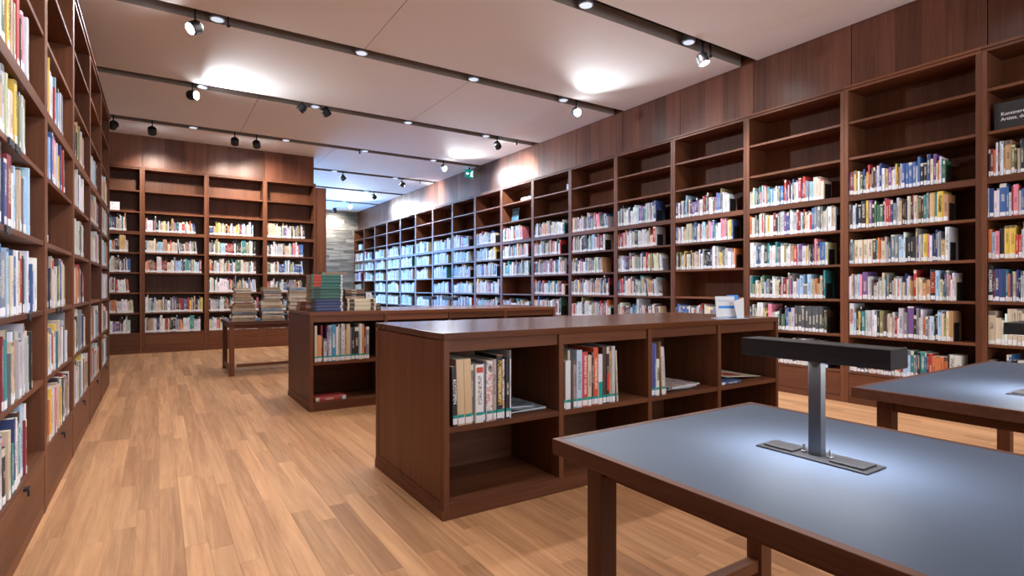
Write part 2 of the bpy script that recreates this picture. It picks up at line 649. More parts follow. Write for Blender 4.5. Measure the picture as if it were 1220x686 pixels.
# partition behind the back bookcase, its face above the bookcase in wood panels
XBR = 2.81
wb = structure(bx('wall_back', (-2.1, YB + 0.42, 0, XBR - 0.02, YB + 0.62, 4.32), M['darkwall']))
xs = [-2.1, -1.27, -0.24, 0.794, 1.838, XBR]
for x0, x1 in zip(xs, xs[1:]):
    n = 3
    p = None
    for i in range(n):
        o = bx('wood_panel' if p is None else 'veneer_leaf', (x0 + 0.003 + (x1 - x0 - .006) * i / n, YB + 0.06, 3.42, x0 + 0.003 + (x1 - x0 - .006) * (i + 1) / n, YB + 0.08, CEIL + 0.02), M['fascia'], wb if p is None else p)
        p = p or o
bx('panel_backing', (-2.1, YB + 0.08, 3.43, XBR, YB + 0.42, 4.32), M['darkwall'], wb)
bx('end_cheek', (2.836, YB + 0.03, 0, 3.06, YB + 0.62, 3.35), M['wood_z'], wb)
structure(MB().box(-1.0, -4.1, 0, -0.3, -4.0, 4.32).box(5.9, -4.1, 0, 6.56, -4.0, 4.32).box(-0.3, -4.1, 0, 5.9, -4.0, 0.7).box(-0.3, -4.1, 3.5, 5.9, -4.0, 4.32).build('wall_near', M['plaster']))
fill_win = structure(MB().box(-0.3, -4.09, 0.7, 5.9, -4.02, 0.76).box(-0.3, -4.09, 3.44, 5.9, -4.02, 3.5).box(-0.3, -4.09, 0.76, -0.24, -4.02, 3.44).box(5.84, -4.09, 0.76, 5.9, -4.02, 3.44).build('fill_window', M['black']))  # added unseen window, there to let the soft fill in
for i in range(4):
    w_ = 6.08 / 4
    x0 = -0.24 + w_ * i
    bx('pane', (x0 + 0.03, -4.06, 0.76, x0 + w_ - 0.03, -4.05, 3.44), M['glass'], fill_win)
    if i:
        bx('mullion', (x0 - 0.03, -4.09, 0.76, x0 + 0.03, -4.02, 3.44), M['black'], fill_win)
# back room: plain side wall, and a window in the far wall that lets the daylight in
structure(bx('wall_side', (-1.7, YB + 0.62, 0, -1.6, YFAR, 4.32), M['plaster']))
WX0, WX1 = 0.2, 4.6
win = structure(MB().box(WX0, YFAR + 0.02, 0.5, WX0 + 0.06, YFAR + 0.08, 3.6).box(WX1 - 0.06, YFAR + 0.02, 0.5, WX1, YFAR + 0.08, 3.6).box(WX0 + 0.06, YFAR + 0.02, 0.5, WX1 - 0.06, YFAR + 0.08, 0.56)
                .box(WX0 + 0.06, YFAR + 0.02, 3.54, WX1 - 0.06, YFAR + 0.08, 3.6).build('window_1', M['black']))
for i in range(3):
    w_ = (WX1 - WX0 - 0.12) / 3
    x0 = WX0 + 0.06 + w_ * i
    bx('pane', (x0 + 0.03, YFAR + 0.045, 0.56, x0 + w_ - 0.03, YFAR + 0.055, 3.54), M['glass'], win)
    if i:
        bx('mullion', (x0 - 0.03, YFAR + 0.02, 0.56, x0 + 0.03, YFAR + 0.08, 3.54), M['black'], win)
# far wall of split slate
wf = structure(MB().box(-1.7, YFAR, 0, WX0, YFAR + 0.1, 4.32).box(WX1, YFAR, 0, 6.56, YFAR + 0.1, 4.32).box(WX0, YFAR, 0, WX1, YFAR + 0.1, 0.5).box(WX0, YFAR, 3.6, WX1, YFAR + 0.1, 4.32).build('wall_far', M['darkwall']))
z = 0.0
while z < 4.1:
    h = rng.choice((0.07, 0.09, 0.11, 0.13, 0.16))
    x = WX1
    while x < 6.3:
        ln = rng.uniform(0.4, 1.2)
        x1 = min(x + ln, 6.45)
        if x1 - x > 0.1:
            bx('stone', (x + 0.002, YFAR - rng.uniform(0.03, 0.055), z + 0.002, x1 - 0.002, YFAR, min(z + h, 4.3) - 0.003), M['stone'], wf)
        x += ln
    z += h


# ------------------------------------------------------------------ tall bookcases
def make_bay(label, W, ztop, zs, grain='wood_z', doors=1, D=0.38, cat='bookcase', group=None):
    t = empty('tall_bookcase', label, cat, group=group)
    S = 0.04
    for x0 in (0.0, W - S):
        bx('side_panel', (x0 + 0.0006, 0.0, 0.0, x0 + S - 0.0006, D, ztop - 0.05), M['wood_z'], t, 0.0015)
    bx('back_panel', (S, D - 0.012, 0.06, W - S, D, ztop - 0.05), M['wood_z'], t)
    for i, z_ in enumerate(zs):
        th = 0.06 if i == 5 else 0.026
        bx('shelf', (S, 0.0 if i in (0, 5) else 0.006, z_ - th, W - S, D - 0.012, z_), M['wood_x'], t, 0.0015)
    mb = MB().box(0.0006, -0.012, ztop - 0.022, W - 0.0006, D, ztop).box(0.0006, 0.0, ztop - 0.05, W - 0.0006, D, ztop - 0.022)
    mb.build('cornice', M['wood_x'], t)
    bx('plinth', (S, 0.003, 0.0, W - S, 0.03, 0.065), M['wood_x'], t)
    for i in range(doors):
        w = (W - 2 * S) / doors
        d = bx('base_door', (S + w * i + 0.002, 0.002, 0.068, S + w * (i + 1) - 0.002, 0.022, zs[0] - 0.03), M['wood_x'], t, 0.001)
    return t


side_words = 'tall dark brown oak bookcase bay'
RB = {}              # long wall bays by index: matrix
BAYS = []            # (matrix, kind, index, W, zs)
proto = make_bay('x', BAY, ZTOP, ZS)
for k in range(-1, 16):
    org = (XR, R0 + BAY * (k + 1), 0)
    rz = -pi / 2
    if k == -1:
        lab = 'dark oak bookcase bay holding the black lettered sign, by the long wall'
    elif k == 0:
        lab = 'dark oak bookcase bay full of books, next to the bay with the black sign'
    elif k == 15:
        lab = 'dark oak bookcase bay in bluish light, end of the long wall by the stone wall'
    elif k == 2:
        lab = 'dark oak bookcase bay behind the standing leaflets, with one empty shelf among books'
    elif k == 6:
        lab = 'dark oak bookcase bay with a blue picture book face-out above its books'
    else:
        lab = 'dark oak bookcase bay on the long wall, %s after the black sign bay' % ordinal(k + 1)
    if k == -1:
        b_ = proto
        b_.location = org
        b_.rotation_euler = (0, 0, rz)
        b_['label'] = lab
        b_['group'] = 'bookcase bays along the long wall'
    else:
        b_ = dup(proto, org, rz, lab)
    BAYS.append((Matrix.Translation(org) @ Matrix.Rotation(rz, 4, 'Z'), 'R', k, BAY, ZS))

# aisle bookcase, with a pull on each base door and clip-on label holders on some shelf edges
LB = 1.15
L0 = 2.70
lproto = make_bay('x', LB, ZTOP, ZS)
dr = [c for c in kids(lproto) if c.name.startswith('base_door')][0]
pl = MB().box(-0.022, -0.02, -0.012, 0.022, 0.0, 0.0).box(-0.006, -0.02, -0.04, 0.006, -0.012, -0.012)
pl.build('pull', M['black'], dr, loc=(LB / 2, 0.002, ZS[0] - 0.035))
LW = ['cut by the picture edge', 'with a mostly empty shelf', 'third along', 'fourth along', 'at its far end']
for k in range(5):
    org = (XL, L0 + LB * k, 0)
    rz = pi / 2
    lab = 'dark oak bookcase bay of the aisle, ' + ['cut by the picture edge, tall books filling it', 'with one shelf nearly empty, beside the cut-off bay', 'third from the picture edge', 'fourth from the picture edge', 'last before the back wall'][k]
    if k == 0:
        lproto.location = org
        lproto.rotation_euler = (0, 0, rz)
        lproto['label'] = lab
        lproto['group'] = 'bookcase bays along the aisle'
    else:
        dup(lproto, org, rz, lab)
    BAYS.append((Matrix.Translation(org) @ Matrix.Rotation(rz, 4, 'Z'), 'L', k, LB, ZS))
for (yy, zz, w) in ((3.02, ZS[4], 0.10), (3.14, ZS[4], 0.10), (3.40, ZS[2], 0.045), (2.95, ZS[3], 0.07), (4.25, ZS[2], 0.05), (4.42, ZS[2], 0.05)):
    c_ = MB().box(XL - 0.0055, yy - w / 2, zz - 0.03, XL + 0.002, yy + w / 2, zz - 0.002).box(XL - 0.0055, yy - w * 0.3, zz - 0.036, XL + 0.004, yy + w * 0.3, zz - 0.03)
    o = c_.build('label_clip', M['black'])
    tag(o, 'black clip-on label holder on aisle bookcase shelf edge, ' + ('under the thin yellow and cream books' if yy < 3.1 and zz > 1.5 else 'beside another holder, fourth gap' if zz > 1.5 else 'below the white face-out book' if w < 0.05 else 'below the dark grey book' if zz > 1.3 else 'second bay, ' + ('first of two' if yy < 4.3 else 'second of two')), 'label holder', 'shelf edge label holders')

# back bookcase
ZB = [0.375, 0.745, 1.115, 1.485, 1.85, 2.235, 2.60, 2.985]
bxs = [-1.27, -0.24, 0.794, 1.838, 2.836]
BLAB = ['dark oak bookcase bay on the back wall with the white card, partly hidden',
        'dark oak bookcase bay on the back wall with one empty shelf among its books',
        'dark oak bookcase bay on the back wall behind the stacked books on the table',
        'dark oak bookcase bay on the back wall beside the passage to the stone wall']
bp_ = None
for k in range(4):
    W = bxs[k + 1] - bxs[k]
    t = make_bay(BLAB[k], W, 3.42, ZB, group='bookcase bays on the back wall')
    t.location = (bxs[k], YB, 0)
    BAYS.append((Matrix.Translation((bxs[k], YB, 0)), 'B', k, W, ZB))

# ------------------------------------------------------------------ books
PAL = {
    'white': ((0.62, 0.63, 0.66), 24), 'cream': ((0.55, 0.465, 0.345), 18), 'pale grey': ((0.44, 0.45, 0.47), 12),
    'grey': ((0.19, 0.20, 0.215), 9), 'black': ((0.018, 0.018, 0.022), 13), 'dark brown': ((0.07, 0.035, 0.025), 4),
    'tan': ((0.45, 0.27, 0.13), 5), 'red': ((0.40, 0.035, 0.035), 6), 'dark red': ((0.20, 0.02, 0.03), 4),
    'orange': ((0.55, 0.17, 0.06), 3), 'yellow': ((0.68, 0.45, 0.07), 2), 'navy': ((0.03, 0.05, 0.16), 5),
    'blue': ((0.05, 0.12, 0.32), 4), 'light blue': ((0.35, 0.52, 0.70), 5), 'teal': ((0.03, 0.20, 0.22), 3),
    'green': ((0.05, 0.14, 0.08), 2), 'olive': ((0.24, 0.22, 0.09), 2), 'purple': ((0.16, 0.08, 0.24), 2), 'pink': ((0.68, 0.22, 0.28), 2),
}
PN = list(PAL)
PWT = [PAL[n][1] for n in PN]


class Book:
    __slots__ = ('bay', 'row', 'i', 'x', 'y', 'z', 't', 'h', 'd', 'lean', 'col', 'name', 'seed', 'label', 'area', 'text', 'teal', 'mat', 'run')


def colour(name, r_):
    c = PAL[name][0]
    j = r_.uniform(0.85, 1.3)
    return tuple(min(max(v_ * j * r_.uniform(0.9, 1.1), 0.004), 0.85) for v_ in c)


# how full each row is (share of the clear width): rows count from the bottom
FILL = {}
for k in range(-1, 16):
    r_ = random.Random(100 + k)
    FILL['R', k] = [r_.uniform(0.68, 0.93) for _ in range(6)]
for k in (2, 6, 10, 14):
    FILL['R', k][2] = 0
FILL['R', -1] = [0.97] * 6
FILL['R', 0] = [0.86, 0.83, 0.86, 0.80, 0.78, 0.78]
FILL['R', 1] = [0.86, 0.86, 0.84, 0.87, 0.94, 0.82]
FILL['R', 2] = [0.7, 0.86, 0, 0.88, 0.84, 0.78]
FILL['L', 0] = [0.63, 0.70, 0.78, 0.66, 0.62, 0.66]
FILL['L', 1] = [0.93, 0.74, 0.66, 0.10, 0.64, 0.58]
FILL['L', 2] = [0.92, 0.72, 0.70, 0.68, 0.62, 0.66]
FILL['L', 3] = [0.9, 0.9, 0.0, 0.9, 0.72, 0.66]
FILL['L', 4] = [0.8, 0.8, 0.75, 0.8, 0.8, 0.8]
FILL['B', 0] = [0.82, 0.88, 0.83, 0.85, 0.80, 0.79]
FILL['B', 1] = [0.92, 0.98, 0, 0.92, 0.86, 0.84]
FILL['B', 2] = [0.88, 0.9, 0.86, 0.84, 0.84, 0.80]
FILL['B', 3] = [0.8, 0.8, 0.74, 0.76, 0.76, 0.80]

# books of the photograph that stand out: (bay kind, bay, row, position) -> colour, thickness, height, lettering
SPECIAL = {          # (position along the clear width, colour, thickness, height, lettering)
    ('R', 0, 5): [(0.06, 'yellow', .018, .25, None), (0.12, 'navy', .02, .25, None), (0.27, 'navy', .02, .28, None), (0.40, 'yellow', .012, .25, None), (0.58, 'blue', .02, .28, None), (0.66, 'navy', .025, .29, None), (0.88, 'teal', .022, .31, None)],
    ('R', 0, 4): [(0.35, 'red', .018, .26, None), (0.50, 'cream', .03, .27, None), (0.55, 'cream', .03, .27, None), (0.69, 'teal', .018, .29, None), (0.73, 'yellow', .045, .315, ('Friedlander', 'text_black', .030)), (0.79, 'white', .012, .26, None), (0.80, 'orange', .016, .27, None)],
    ('R', 0, 3): [(0.30, 'cream', .03, .22, None), (0.63, 'yellow', .036, .26, None), (0.78, 'white', .03, .31, None)],
    ('R', 0, 2): [(0.09, 'light blue', .02, .26, None), (0.12, 'purple', .05, .28, None), (0.30, 'cream', .02, .27, None), (0.55, 'red', .022, .29, None), (0.67, 'black', .04, .29, ('SAINT CERE', 'text_orange', .036)), (0.72, 'light blue', .03, .28, None)],
    ('R', 0, 1): [(0.0, 'white', .045, .33, ('RUSSIA', 'text_red', .034)), (0.09, 'yellow', .018, .25, None), (0.12, 'teal', .03, .25, None), (0.27, 'olive', .035, .26, None), (0.50, 'purple', .05, .31, None), (0.62, 'orange', .02, .20, None), (0.73, 'light blue', .03, .28, None)],
    ('R', 0, 0): [(0.23, 'red', .018, .22, None), (0.47, 'light blue', .03, .26, None), (0.50, 'light blue', .03, .26, None), (0.53, 'teal', .025, .26, None), (0.60, 'teal', .04, .26, None), (0.67, 'red', .025, .25, None)],
    ('R', -1, 5): [(0.02, 'dark red', .02, .24, None), (0.12, 'tan', .035, .29, None), (0.2, 'black', .025, .28, None)],
    ('R', -1, 4): [(0.02, 'navy', .03, .25, None), (0.08, 'blue', .045, .31, None), (0.22, 'orange', .03, .27, None)],
    ('R', -1, 3): [(0.01, 'orange', .025, .26, None), (0.04, 'pink', .025, .24, None), (0.10, 'yellow', .035, .28, None), (0.14, 'yellow', .035, .28, None), (0.22, 'white', .04, .3, None)],
    ('R', -1, 2): [(0.0, 'black', .035, .31, ('ALEXANDER', 'text_white', .024)), (0.05, 'navy', .03, .28, None), (0.08, 'navy', .04, .28, None), (0.13, 'orange', .012, .24, None)],
    ('R', -1, 1): [(0.0, 'cream', .05, .29, None), (0.05, 'cream', .04, .23, None), (0.12, 'cream', .03, .31, None), (0.15, 'cream', .03, .31, None), (0.18, 'cream', .03, .31, None), (0.21, 'cream', .03, .31, None), (0.24, 'cream', .03, .31, None), (0.27, 'cream', .03, .31, None)],
    ('R', 1, 5): [(0.12, 'teal', .02, .25, None), (0.16, 'red', .025, .26, None), (0.42, 'red', .02, .28, None), (0.50, 'navy', .02, .27, None), (0.56, 'red', .03, .27, None), (0.62, 'red', .025, .28, None)],
    ('R', 1, 4): [(0.22, 'yellow', .025, .25, None), (0.26, 'dark red', .036, .27, None), (0.40, 'purple', .03, .25, None), (0.54, 'red', .02, .27, None), (0.70, 'blue', .025, .27, None)],
    ('R', 1, 3): [(0.07, 'blue', .03, .26, None), (0.2, 'teal', .02, .28, None), (0.74, 'pink', .02, .29, None)],
    ('R', 1, 2): [(0.02, 'teal', .025, .26, None), (0.15, 'green', .03, .27, None), (0.40, 'dark red', .05, .23, None), (0.58, 'light blue', .04, .27, None), (0.64, 'light blue', .04, .27, None), (0.84, 'pink', .02, .27, None)],
    ('R', 2, 4): [(0.30, 'navy', .04, .27, None), (0.66, 'pink', .025, .29, None), (0.70, 'pink', .025, .29, None), (0.74, 'pink', .03, .28, None), (0.80, 'yellow', .04, .25, None)],
    ('R', 3, 4): [(0.02, 'dark red', .03, .24, None), (0.06, 'dark red', .03, .24, None), (0.68, 'red', .05, .28, None), (0.8, 'red', .05, .28, None)],
    ('L', 0, 5): [(0.16, 'blue', .035, .28, None), (0.2, 'orange', .03, .30, None), (0.24, 'yellow', .035, .30, None), (0.30, 'yellow', .045, .315, ('OSTEN', 'text_black', .036)), (0.42, 'red', .05, .30, None), (0.49, 'pink', .04, .26, None)],
    ('L', 0, 4): [(0.12, 'green', .03, .27, None), (0.18, 'pale grey', .05, .28, None), (0.25, 'pink', .03, .27, None), (0.29, 'tan', .02, .28, None), (0.33, 'yellow', .05, .285, None), (0.40, 'cream', .045, .26, None), (0.50, 'navy', .022, .27, None), (0.54, 'pale grey', .04, .27, None)],
    ('L', 0, 3): [(0.10, 'dark red', .03, .30, None), (0.16, 'white', .025, .29, None), (0.20, 'blue', .03, .27, None), (0.25, 'dark red', .075, .30, None), (0.36, 'light blue', .03, .27, None), (0.42, 'cream', .025, .27, None), (0.46, 'orange', .022, .26, None), (0.52, 'grey', .03, .25, None), (0.56, 'orange', .03, .25, None)],
    ('L', 0, 2): [(0.10, 'grey', .10, .26, None), (0.22, 'light blue', .03, .28, None), (0.28, 'orange', .03, .27, None), (0.33, 'blue', .045, .28, None), (0.40, 'white', .03, .28, None), (0.45, 'cream', .03, .27, None), (0.50, 'red', .03, .28, None)],
    ('L', 0, 1): [(0.08, 'pale grey', .05, .28, None), (0.14, 'teal', .06, .28, None), (0.23, 'dark red', .045, .27, None), (0.30, 'cream', .035, .26, None), (0.35, 'tan', .03, .26, None), (0.42, 'pale grey', .05, .26, None), (0.48, 'white', .04, .29, None), (0.55, 'cream', .06, .31, None)],
    ('L', 0, 0): [(0.06, 'cream', .05, .25, None), (0.12, 'pale grey', .04, .29, None), (0.18, 'pink', .03, .26, None), (0.24, 'cream', .04, .28, None), (0.32, 'navy', .03, .31, None), (0.38, 'pale grey', .04, .28, None), (0.46, 'dark brown', .04, .31, None), (0.52, 'light blue', .055, .345, None)],
    ('L', 1, 5): [(0.04, 'light blue', .05, .28, None), (0.16, 'navy', .02, .28, None), (0.22, 'white', .05, .28, None)],
    ('L', 1, 4): [(0.02, 'teal', .045, .27, None), (0.07, 'teal', .04, .26, None), (0.16, 'blue', .04, .28, None), (0.26, 'pink', .05, .28, None), (0.34, 'pink', .05, .28, None), (0.42, 'pink', .06, .27, None)],
    ('L', 1, 1): [(0.0, 'yellow', .05, .25, None), (0.05, 'yellow', .04, .24, None), (0.12, 'light blue', .03, .22, None), (0.24, 'red', .05, .22, None), (0.32, 'yellow', .05, .27, None), (0.40, 'cream', .05, .29, None)],
    ('L', 1, 0): [(0.0, 'pale grey', .04, .27, None), (0.06, 'orange', .04, .24, None), (0.15, 'pale grey', .04, .27, None), (0.28, 'pink', .04, .28, None), (0.45, 'black', .06, .31, None), (0.55, 'black', .05, .29, None), (0.65, 'dark red', .05, .31, None)],
}
GREYSET = ('R', 1, 1)          # the run of eight matching dark grey volumes
BOOKS = []
ENDS = []
for (MT, kd, k, W, zs) in BAYS:
    fills = FILL[kd, k]
    for row in range(6):
        f = fills[row]
        if not f:
            continue
        r_ = random.Random(hash((kd == 'R', kd == 'L', k, row)) & 0xffff)
        clear = W - 0.08
        x = 0.043 + (0.0 if r_.random() < 0.7 else 0.004)
        xe = 0.04 + clear * f
        i = 0
        lim = (zs[row + 1] - zs[row]) - (0.06 if row == 4 else 0.03) - 0.012
        base = r_.uniform(0.215, 0.26)
        run = 0
        col = None
        leanat = r_.uniform(0.55, 0.9) if (r_.random() < 0.4 and f < 0.9 and kd != 'L' and not (kd == 'R' and k < 3)) else 2
        lean = 0.0
        todo = list(SPECIAL.get((kd, k, row), ()))
        while x < xe:
            b_ = Book()
            sp = todo.pop(0)[1:] if todo and (x - 0.04) / clear >= todo[0][0] - 0.008 else None
            b_.text = None
            if run <= 0:
                name = r_.choices(PN, PWT)[0]
                col = colour(name, r_)
                run = r_.choice((1, 1, 1, 1, 1, 1, 1, 1, 2, 4)) if kd != 'L' else 1
                t0 = min(0.009 + r_.expovariate(1 / 0.009), 0.045)
                if kd == 'L':
                    t0 = min(0.016 + r_.expovariate(1 / 0.013), 0.055)
                h0 = min(max(r_.gauss(base, 0.026), 0.165), lim)
                if kd == 'L':
                    h0 = min(max(r_.gauss(base + 0.02, 0.03), 0.19), lim)
                if r_.random() < 0.05:
                    h0 = min(lim, h0 + 0.05)
            run -= 1
            t, h = t0, h0
            if (kd, k, row) == GREYSET and 0.5 < (x / W) < 0.78:
                name, col, t, h = 'dark grey', (0.075, 0.08, 0.085), 0.038, 0.285
            c_ = col
            if sp:
                name, t, h = sp[0], sp[1], min(sp[2], lim)
                c_ = PAL[name][0]
                b_.text = sp[3]
                run = 0
            if x + t > 0.04 + clear - 0.004:
                break
            if i and x > 0.04 + clear * f * leanat and lean == 0.0:
                lean = r_.uniform(0.05, 0.13)
                x += h * sin(lean)
                if x + t > xe:
                    break
            b_.bay, b_.row, b_.i = (kd, k, MT), row, i
            b_.x, b_.z, b_.t, b_.h = x, zs[row] + 0.0005, t, h
            b_.y = r_.uniform(0.006, 0.014) if kd != 'L' else r_.uniform(0.004, 0.022)
            b_.d = min(r_.uniform(0.62, 0.8) * h, 0.30)
            b_.lean, b_.col, b_.name, b_.seed = lean, c_, name, r_.random()
            b_.teal = False
            b_.mat = None
            x += t / cos(lean) + 0.0012
            i += 1
            BOOKS.append(b_)
        if kd in 'RB' and f < 0.95:
            ENDS.append((MT, kd, k, row, x, zs[row], lean))
    # rows known: nothing else to do

# apparent size decides which are built one by one
for b_ in BOOKS:
    MT = b_.bay[2]
    c = project(MT @ Vector((b_.x + b_.t / 2, b_.y, b_.z + b_.h / 2)))
    b_.area = 0
    if c and -4 < c[0] < 1222 and -20 < c[1] < 700:
        p0, p1 = project(MT @ Vector((b_.x, b_.y, b_.z))), project(MT @ Vector((b_.x + b_.t, b_.y, b_.z)))
        q1 = project(MT @ Vector((b_.x, b_.y, b_.z + b_.h)))
        if p0 and p1 and q1:
            b_.area = abs(p1[0] - p0[0]) * abs(q1[1] - p0[1])
            if b_.bay[0] == 'R' and b_.row == 0:
                b_.area *= 0.5


def spine_uv(me, t, h, x0=0.0, z0=0.0):
    uvl = me.uv_layers.new(name='spine')
    vs_ = me.vertices
    for lp in me.loops:
        p = vs_[lp.vertex_index].co
        uvl.data[lp.index].uv = ((p.x - x0) / t, (p.z - z0) / h)


def make_book(t, h, d, col, seed, label, group, teal=False, text_=None, mat_=None, flat=False, page_mat=None, lab=True):
    """Upright book at the origin: spine towards -y, x across the thickness. Root mesh is the cover; pages and labels are parts."""
    B = 0.0022 if t > 0.012 else 0.0009
    e = min(0.0035, t * 0.16)
    arc = [(0.0, e), (t * 0.12, e * 0.35), (t * 0.5, 0.0), (t * 0.88, e * 0.35), (t, e)]
    loop = arc + [(t, d), (t - B, d), (t - B, e + B), (B, e + B), (B, d), (0.0, d)]
    sm = [1, 1, 1, 1] + [0] * 7
    mb = MB().prism(loop, 0.0, h, 0, None, sm)
    me = mb.mesh('book', [mat_ or M['cover'], mat_ or M['spine']], tint=(*col, seed))
    spine_uv(me, t, h)
    o = bpy.data.objects.new('book', me)
    link(o)
    tag(o, label, 'book', group)
    ov = 0.0035 if seed > 0.45 else 0.0006
    MB().box(B + 0.0002, e + B + 0.0003, ov, t - B - 0.0002, d - ov, h - ov).build('page_block', page_mat or M['pages'], o)
    if lab:
        z0 = 0.004 + 0.007 * ((seed * 7.7) % 1) if not teal else 0.008
        hl = 0.027 + 0.02 * ((seed * 3.3) % 1) if not teal else 0.032
        lp = [(t * 0.06, e * 0.62 - 0.0009), (t * 0.12, e * 0.35 - 0.0009), (t * 0.5, -0.0009), (t * 0.88, e * 0.35 - 0.0009), (t * 0.94, e * 0.62 - 0.0009)]
        MB().prism(lp + [(q[0], q[1] + 0.0007) for q in reversed(lp)], z0, z0 + hl, 0).build('spine_label', M['white'], o)
        if teal:
            MB().prism(lp + [(q[0], q[1] + 0.0007) for q in reversed(lp)], z0 + hl, z0 + hl + 0.016, 0).build('teal_tape', M['teal'], o)
    if text_:
        s = text_[2] / 0.7
        ln = len(text_[0]) * s * 0.62
        zc = h * 0.5 + (0.025 if lab else 0)
        text('spine_title', text_[0], s, M[text_[1]], o, (t / 2, -0.0012, zc), (pi / 2, pi / 2, 0), sx=min(1.0, (h * 0.8) / ln))
    return o


SINGLE_SHELF = 172
cand = sorted([b_ for b_ in BOOKS if b_.area > 0], key=lambda q: -q.area)[:SINGLE_SHELF]
single = set(id(q) for q in cand)
ROWN = ['bottom shelf', 'second shelf up', 'third shelf up', 'fourth shelf up', 'fifth shelf up', 'sixth shelf up']
LBAY = ['aisle bay at picture edge', 'second aisle bay', 'third aisle bay', 'fourth aisle bay', 'last aisle bay']


def rbay(k):
    return 'black sign bay' if k == -1 else 'bay next to black sign' if k == 0 else '%s bay past black sign' % ordinal(k + 1)


for b_ in cand:
    kd, k, MT = b_.bay
    size = 'thick' if b_.t > 0.036 else 'slim' if b_.t < 0.016 else ('tall' if b_.h > 0.285 else 'short' if b_.h < 0.215 else 'upright')
    where = LBAY[k] if kd == 'L' else rbay(k) if kd == 'R' else 'back wall bay'
    lab = '%s %s book, %s along the %s, %s' % (size, b_.name, ordinal(b_.i + 1), ROWN[b_.row], where)
    grp = ('books on the %s, %s' % (ROWN[b_.row], where))
    o = make_book(b_.t, b_.h, b_.d, b_.col, b_.seed, lab, grp, text_=b_.text)
    o.matrix_world = MT @ Matrix.Translation((b_.x, b_.y, b_.z)) @ Matrix.Rotation(-b_.lean, 4, 'Y')

# all the other shelved books, too many to name
V, F, MI, TI, UV = [], [], [], [], []
for b_ in BOOKS:
    if id(b_) in single:
        continue
    T_ = b_.bay[2] @ Matrix.Translation((b_.x, b_.y, b_.z)) @ Matrix.Rotation(-b_.lean, 4, 'Y')
    t, h, d = b_.t, b_.h, b_.d
    n = len(V)
    for q in ((0, 0, 0), (t, 0, 0), (t, d, 0), (0, d, 0), (0, 0, h), (t, 0, h), (t, d, h), (0, d, h)):
        V.append(tuple(T_ @ Vector(q)))
    TI += [*b_.col, b_.seed] * 8
    for f, mi, uvs in (((0, 1, 5, 4), 1, (0, 0, 1, 0, 1, 1, 0, 1)), ((4, 5, 6, 7), 2, None), ((1, 2, 6, 5), 0, None), ((3, 0, 4, 7), 0, None), ((2, 3, 7, 6), 2, None), ((3, 2, 1, 0), 0, None)):
        F.append([n + i_ for i_ in f])
        MI.append(mi)
        UV += uvs or (0,) * 8
    lz = 0.003 + 0.008 * ((b_.seed * 7.7) % 1)
    lh = 0.026 + 0.022 * ((b_.seed * 3.3) % 1)
    n = len(V)
    for q in ((t * 0.04, -0.0012, lz), (t * 0.96, -0.0012, lz), (t * 0.96, -0.0012, lz + lh), (t * 0.04, -0.0012, lz + lh)):
        V.append(tuple(T_ @ Vector(q)))
    TI += [0.8, 0.8, 0.8, 0] * 4
    F.append([n, n + 1, n + 2, n + 3])
    MI.append(3)
    UV += (0,) * 8
me = bpy.data.meshes.new('shelved_books')
me.from_pydata(V, [], F)
for x in (M['cover'], M['spine'], M['pages'], M['white']):
    me.materials.append(x)
me.polygons.foreach_set('material_index', MI)
a = me.attributes.new('tint', 'FLOAT_COLOR', 'POINT')
a.data.foreach_set('color', TI)
uvl = me.uv_layers.new(name='spine')
uvl.data.foreach_set('uv', UV)
me.update()
o = link(bpy.data.objects.new('shelved_books', me))
tag(o, 'rows of mixed books with white spine labels filling the tall bookcases beyond', 'books', None, 'stuff')

# black bookends at the end of the rows one can make out
n = 0
for (MT, kd, k, row, x, z_, lean) in ENDS:
    if kd != 'R' or k > 8:
        continue
    if x > BAY - 0.06 - 0.02 or lean:
        continue
    mb = MB().box(0, 0.03, 0.001, 0.002, 0.15, 0.17).box(0.002, 0.03, 0.001, 0.02 if x < BAY - 0.09 else 0.008, 0.15, 0.003)
    o = mb.build('bookend', M['black'])
    tag(o, 'black metal bookend closing the row on the %s, %s' % (ROWN[row], rbay(k)), 'bookend', 'black bookends on the long wall')
    o.matrix_world = MT @ Matrix.Translation((x + 0.001, 0, z_))

# face-out books, cards and the sign in the tall bookcases
MR = {q[2]: q[0] for q in BAYS if q[1] == 'R'}
ML = {q[2]: q[0] for q in BAYS if q[1] == 'L'}
MBK = {q[2]: q[0] for q in BAYS if q[1] == 'B'}
sg = empty('lettered_sign', 'black sign board with white lettering standing on a high shelf', 'sign')
bx('board', (0, 0, 0, 0.72, 0.015, 0.235), M['sign'], sg, 0.001)
bx('edge_fold', (0.0, -0.001, 0.0, 0.03, 0.0, 0.235), M['blackmatt'], sg)
text('lettering', 'Kunstnere, design', 0.040, M['text_white'], sg, (0.045, -0.002, 0.135), (pi / 2, 0, 0), 'LEFT', sx=0.95)
text('lettering', 'Artists, design', 0.040, M['text_white'], sg, (0.045, -0.002, 0.09), (pi / 2, 0, 0), 'LEFT', sx=0.95)
sg.matrix_world = MR[-1] @ Matrix.Translation((0.075, 0.05, ZS[6] + 0.001))

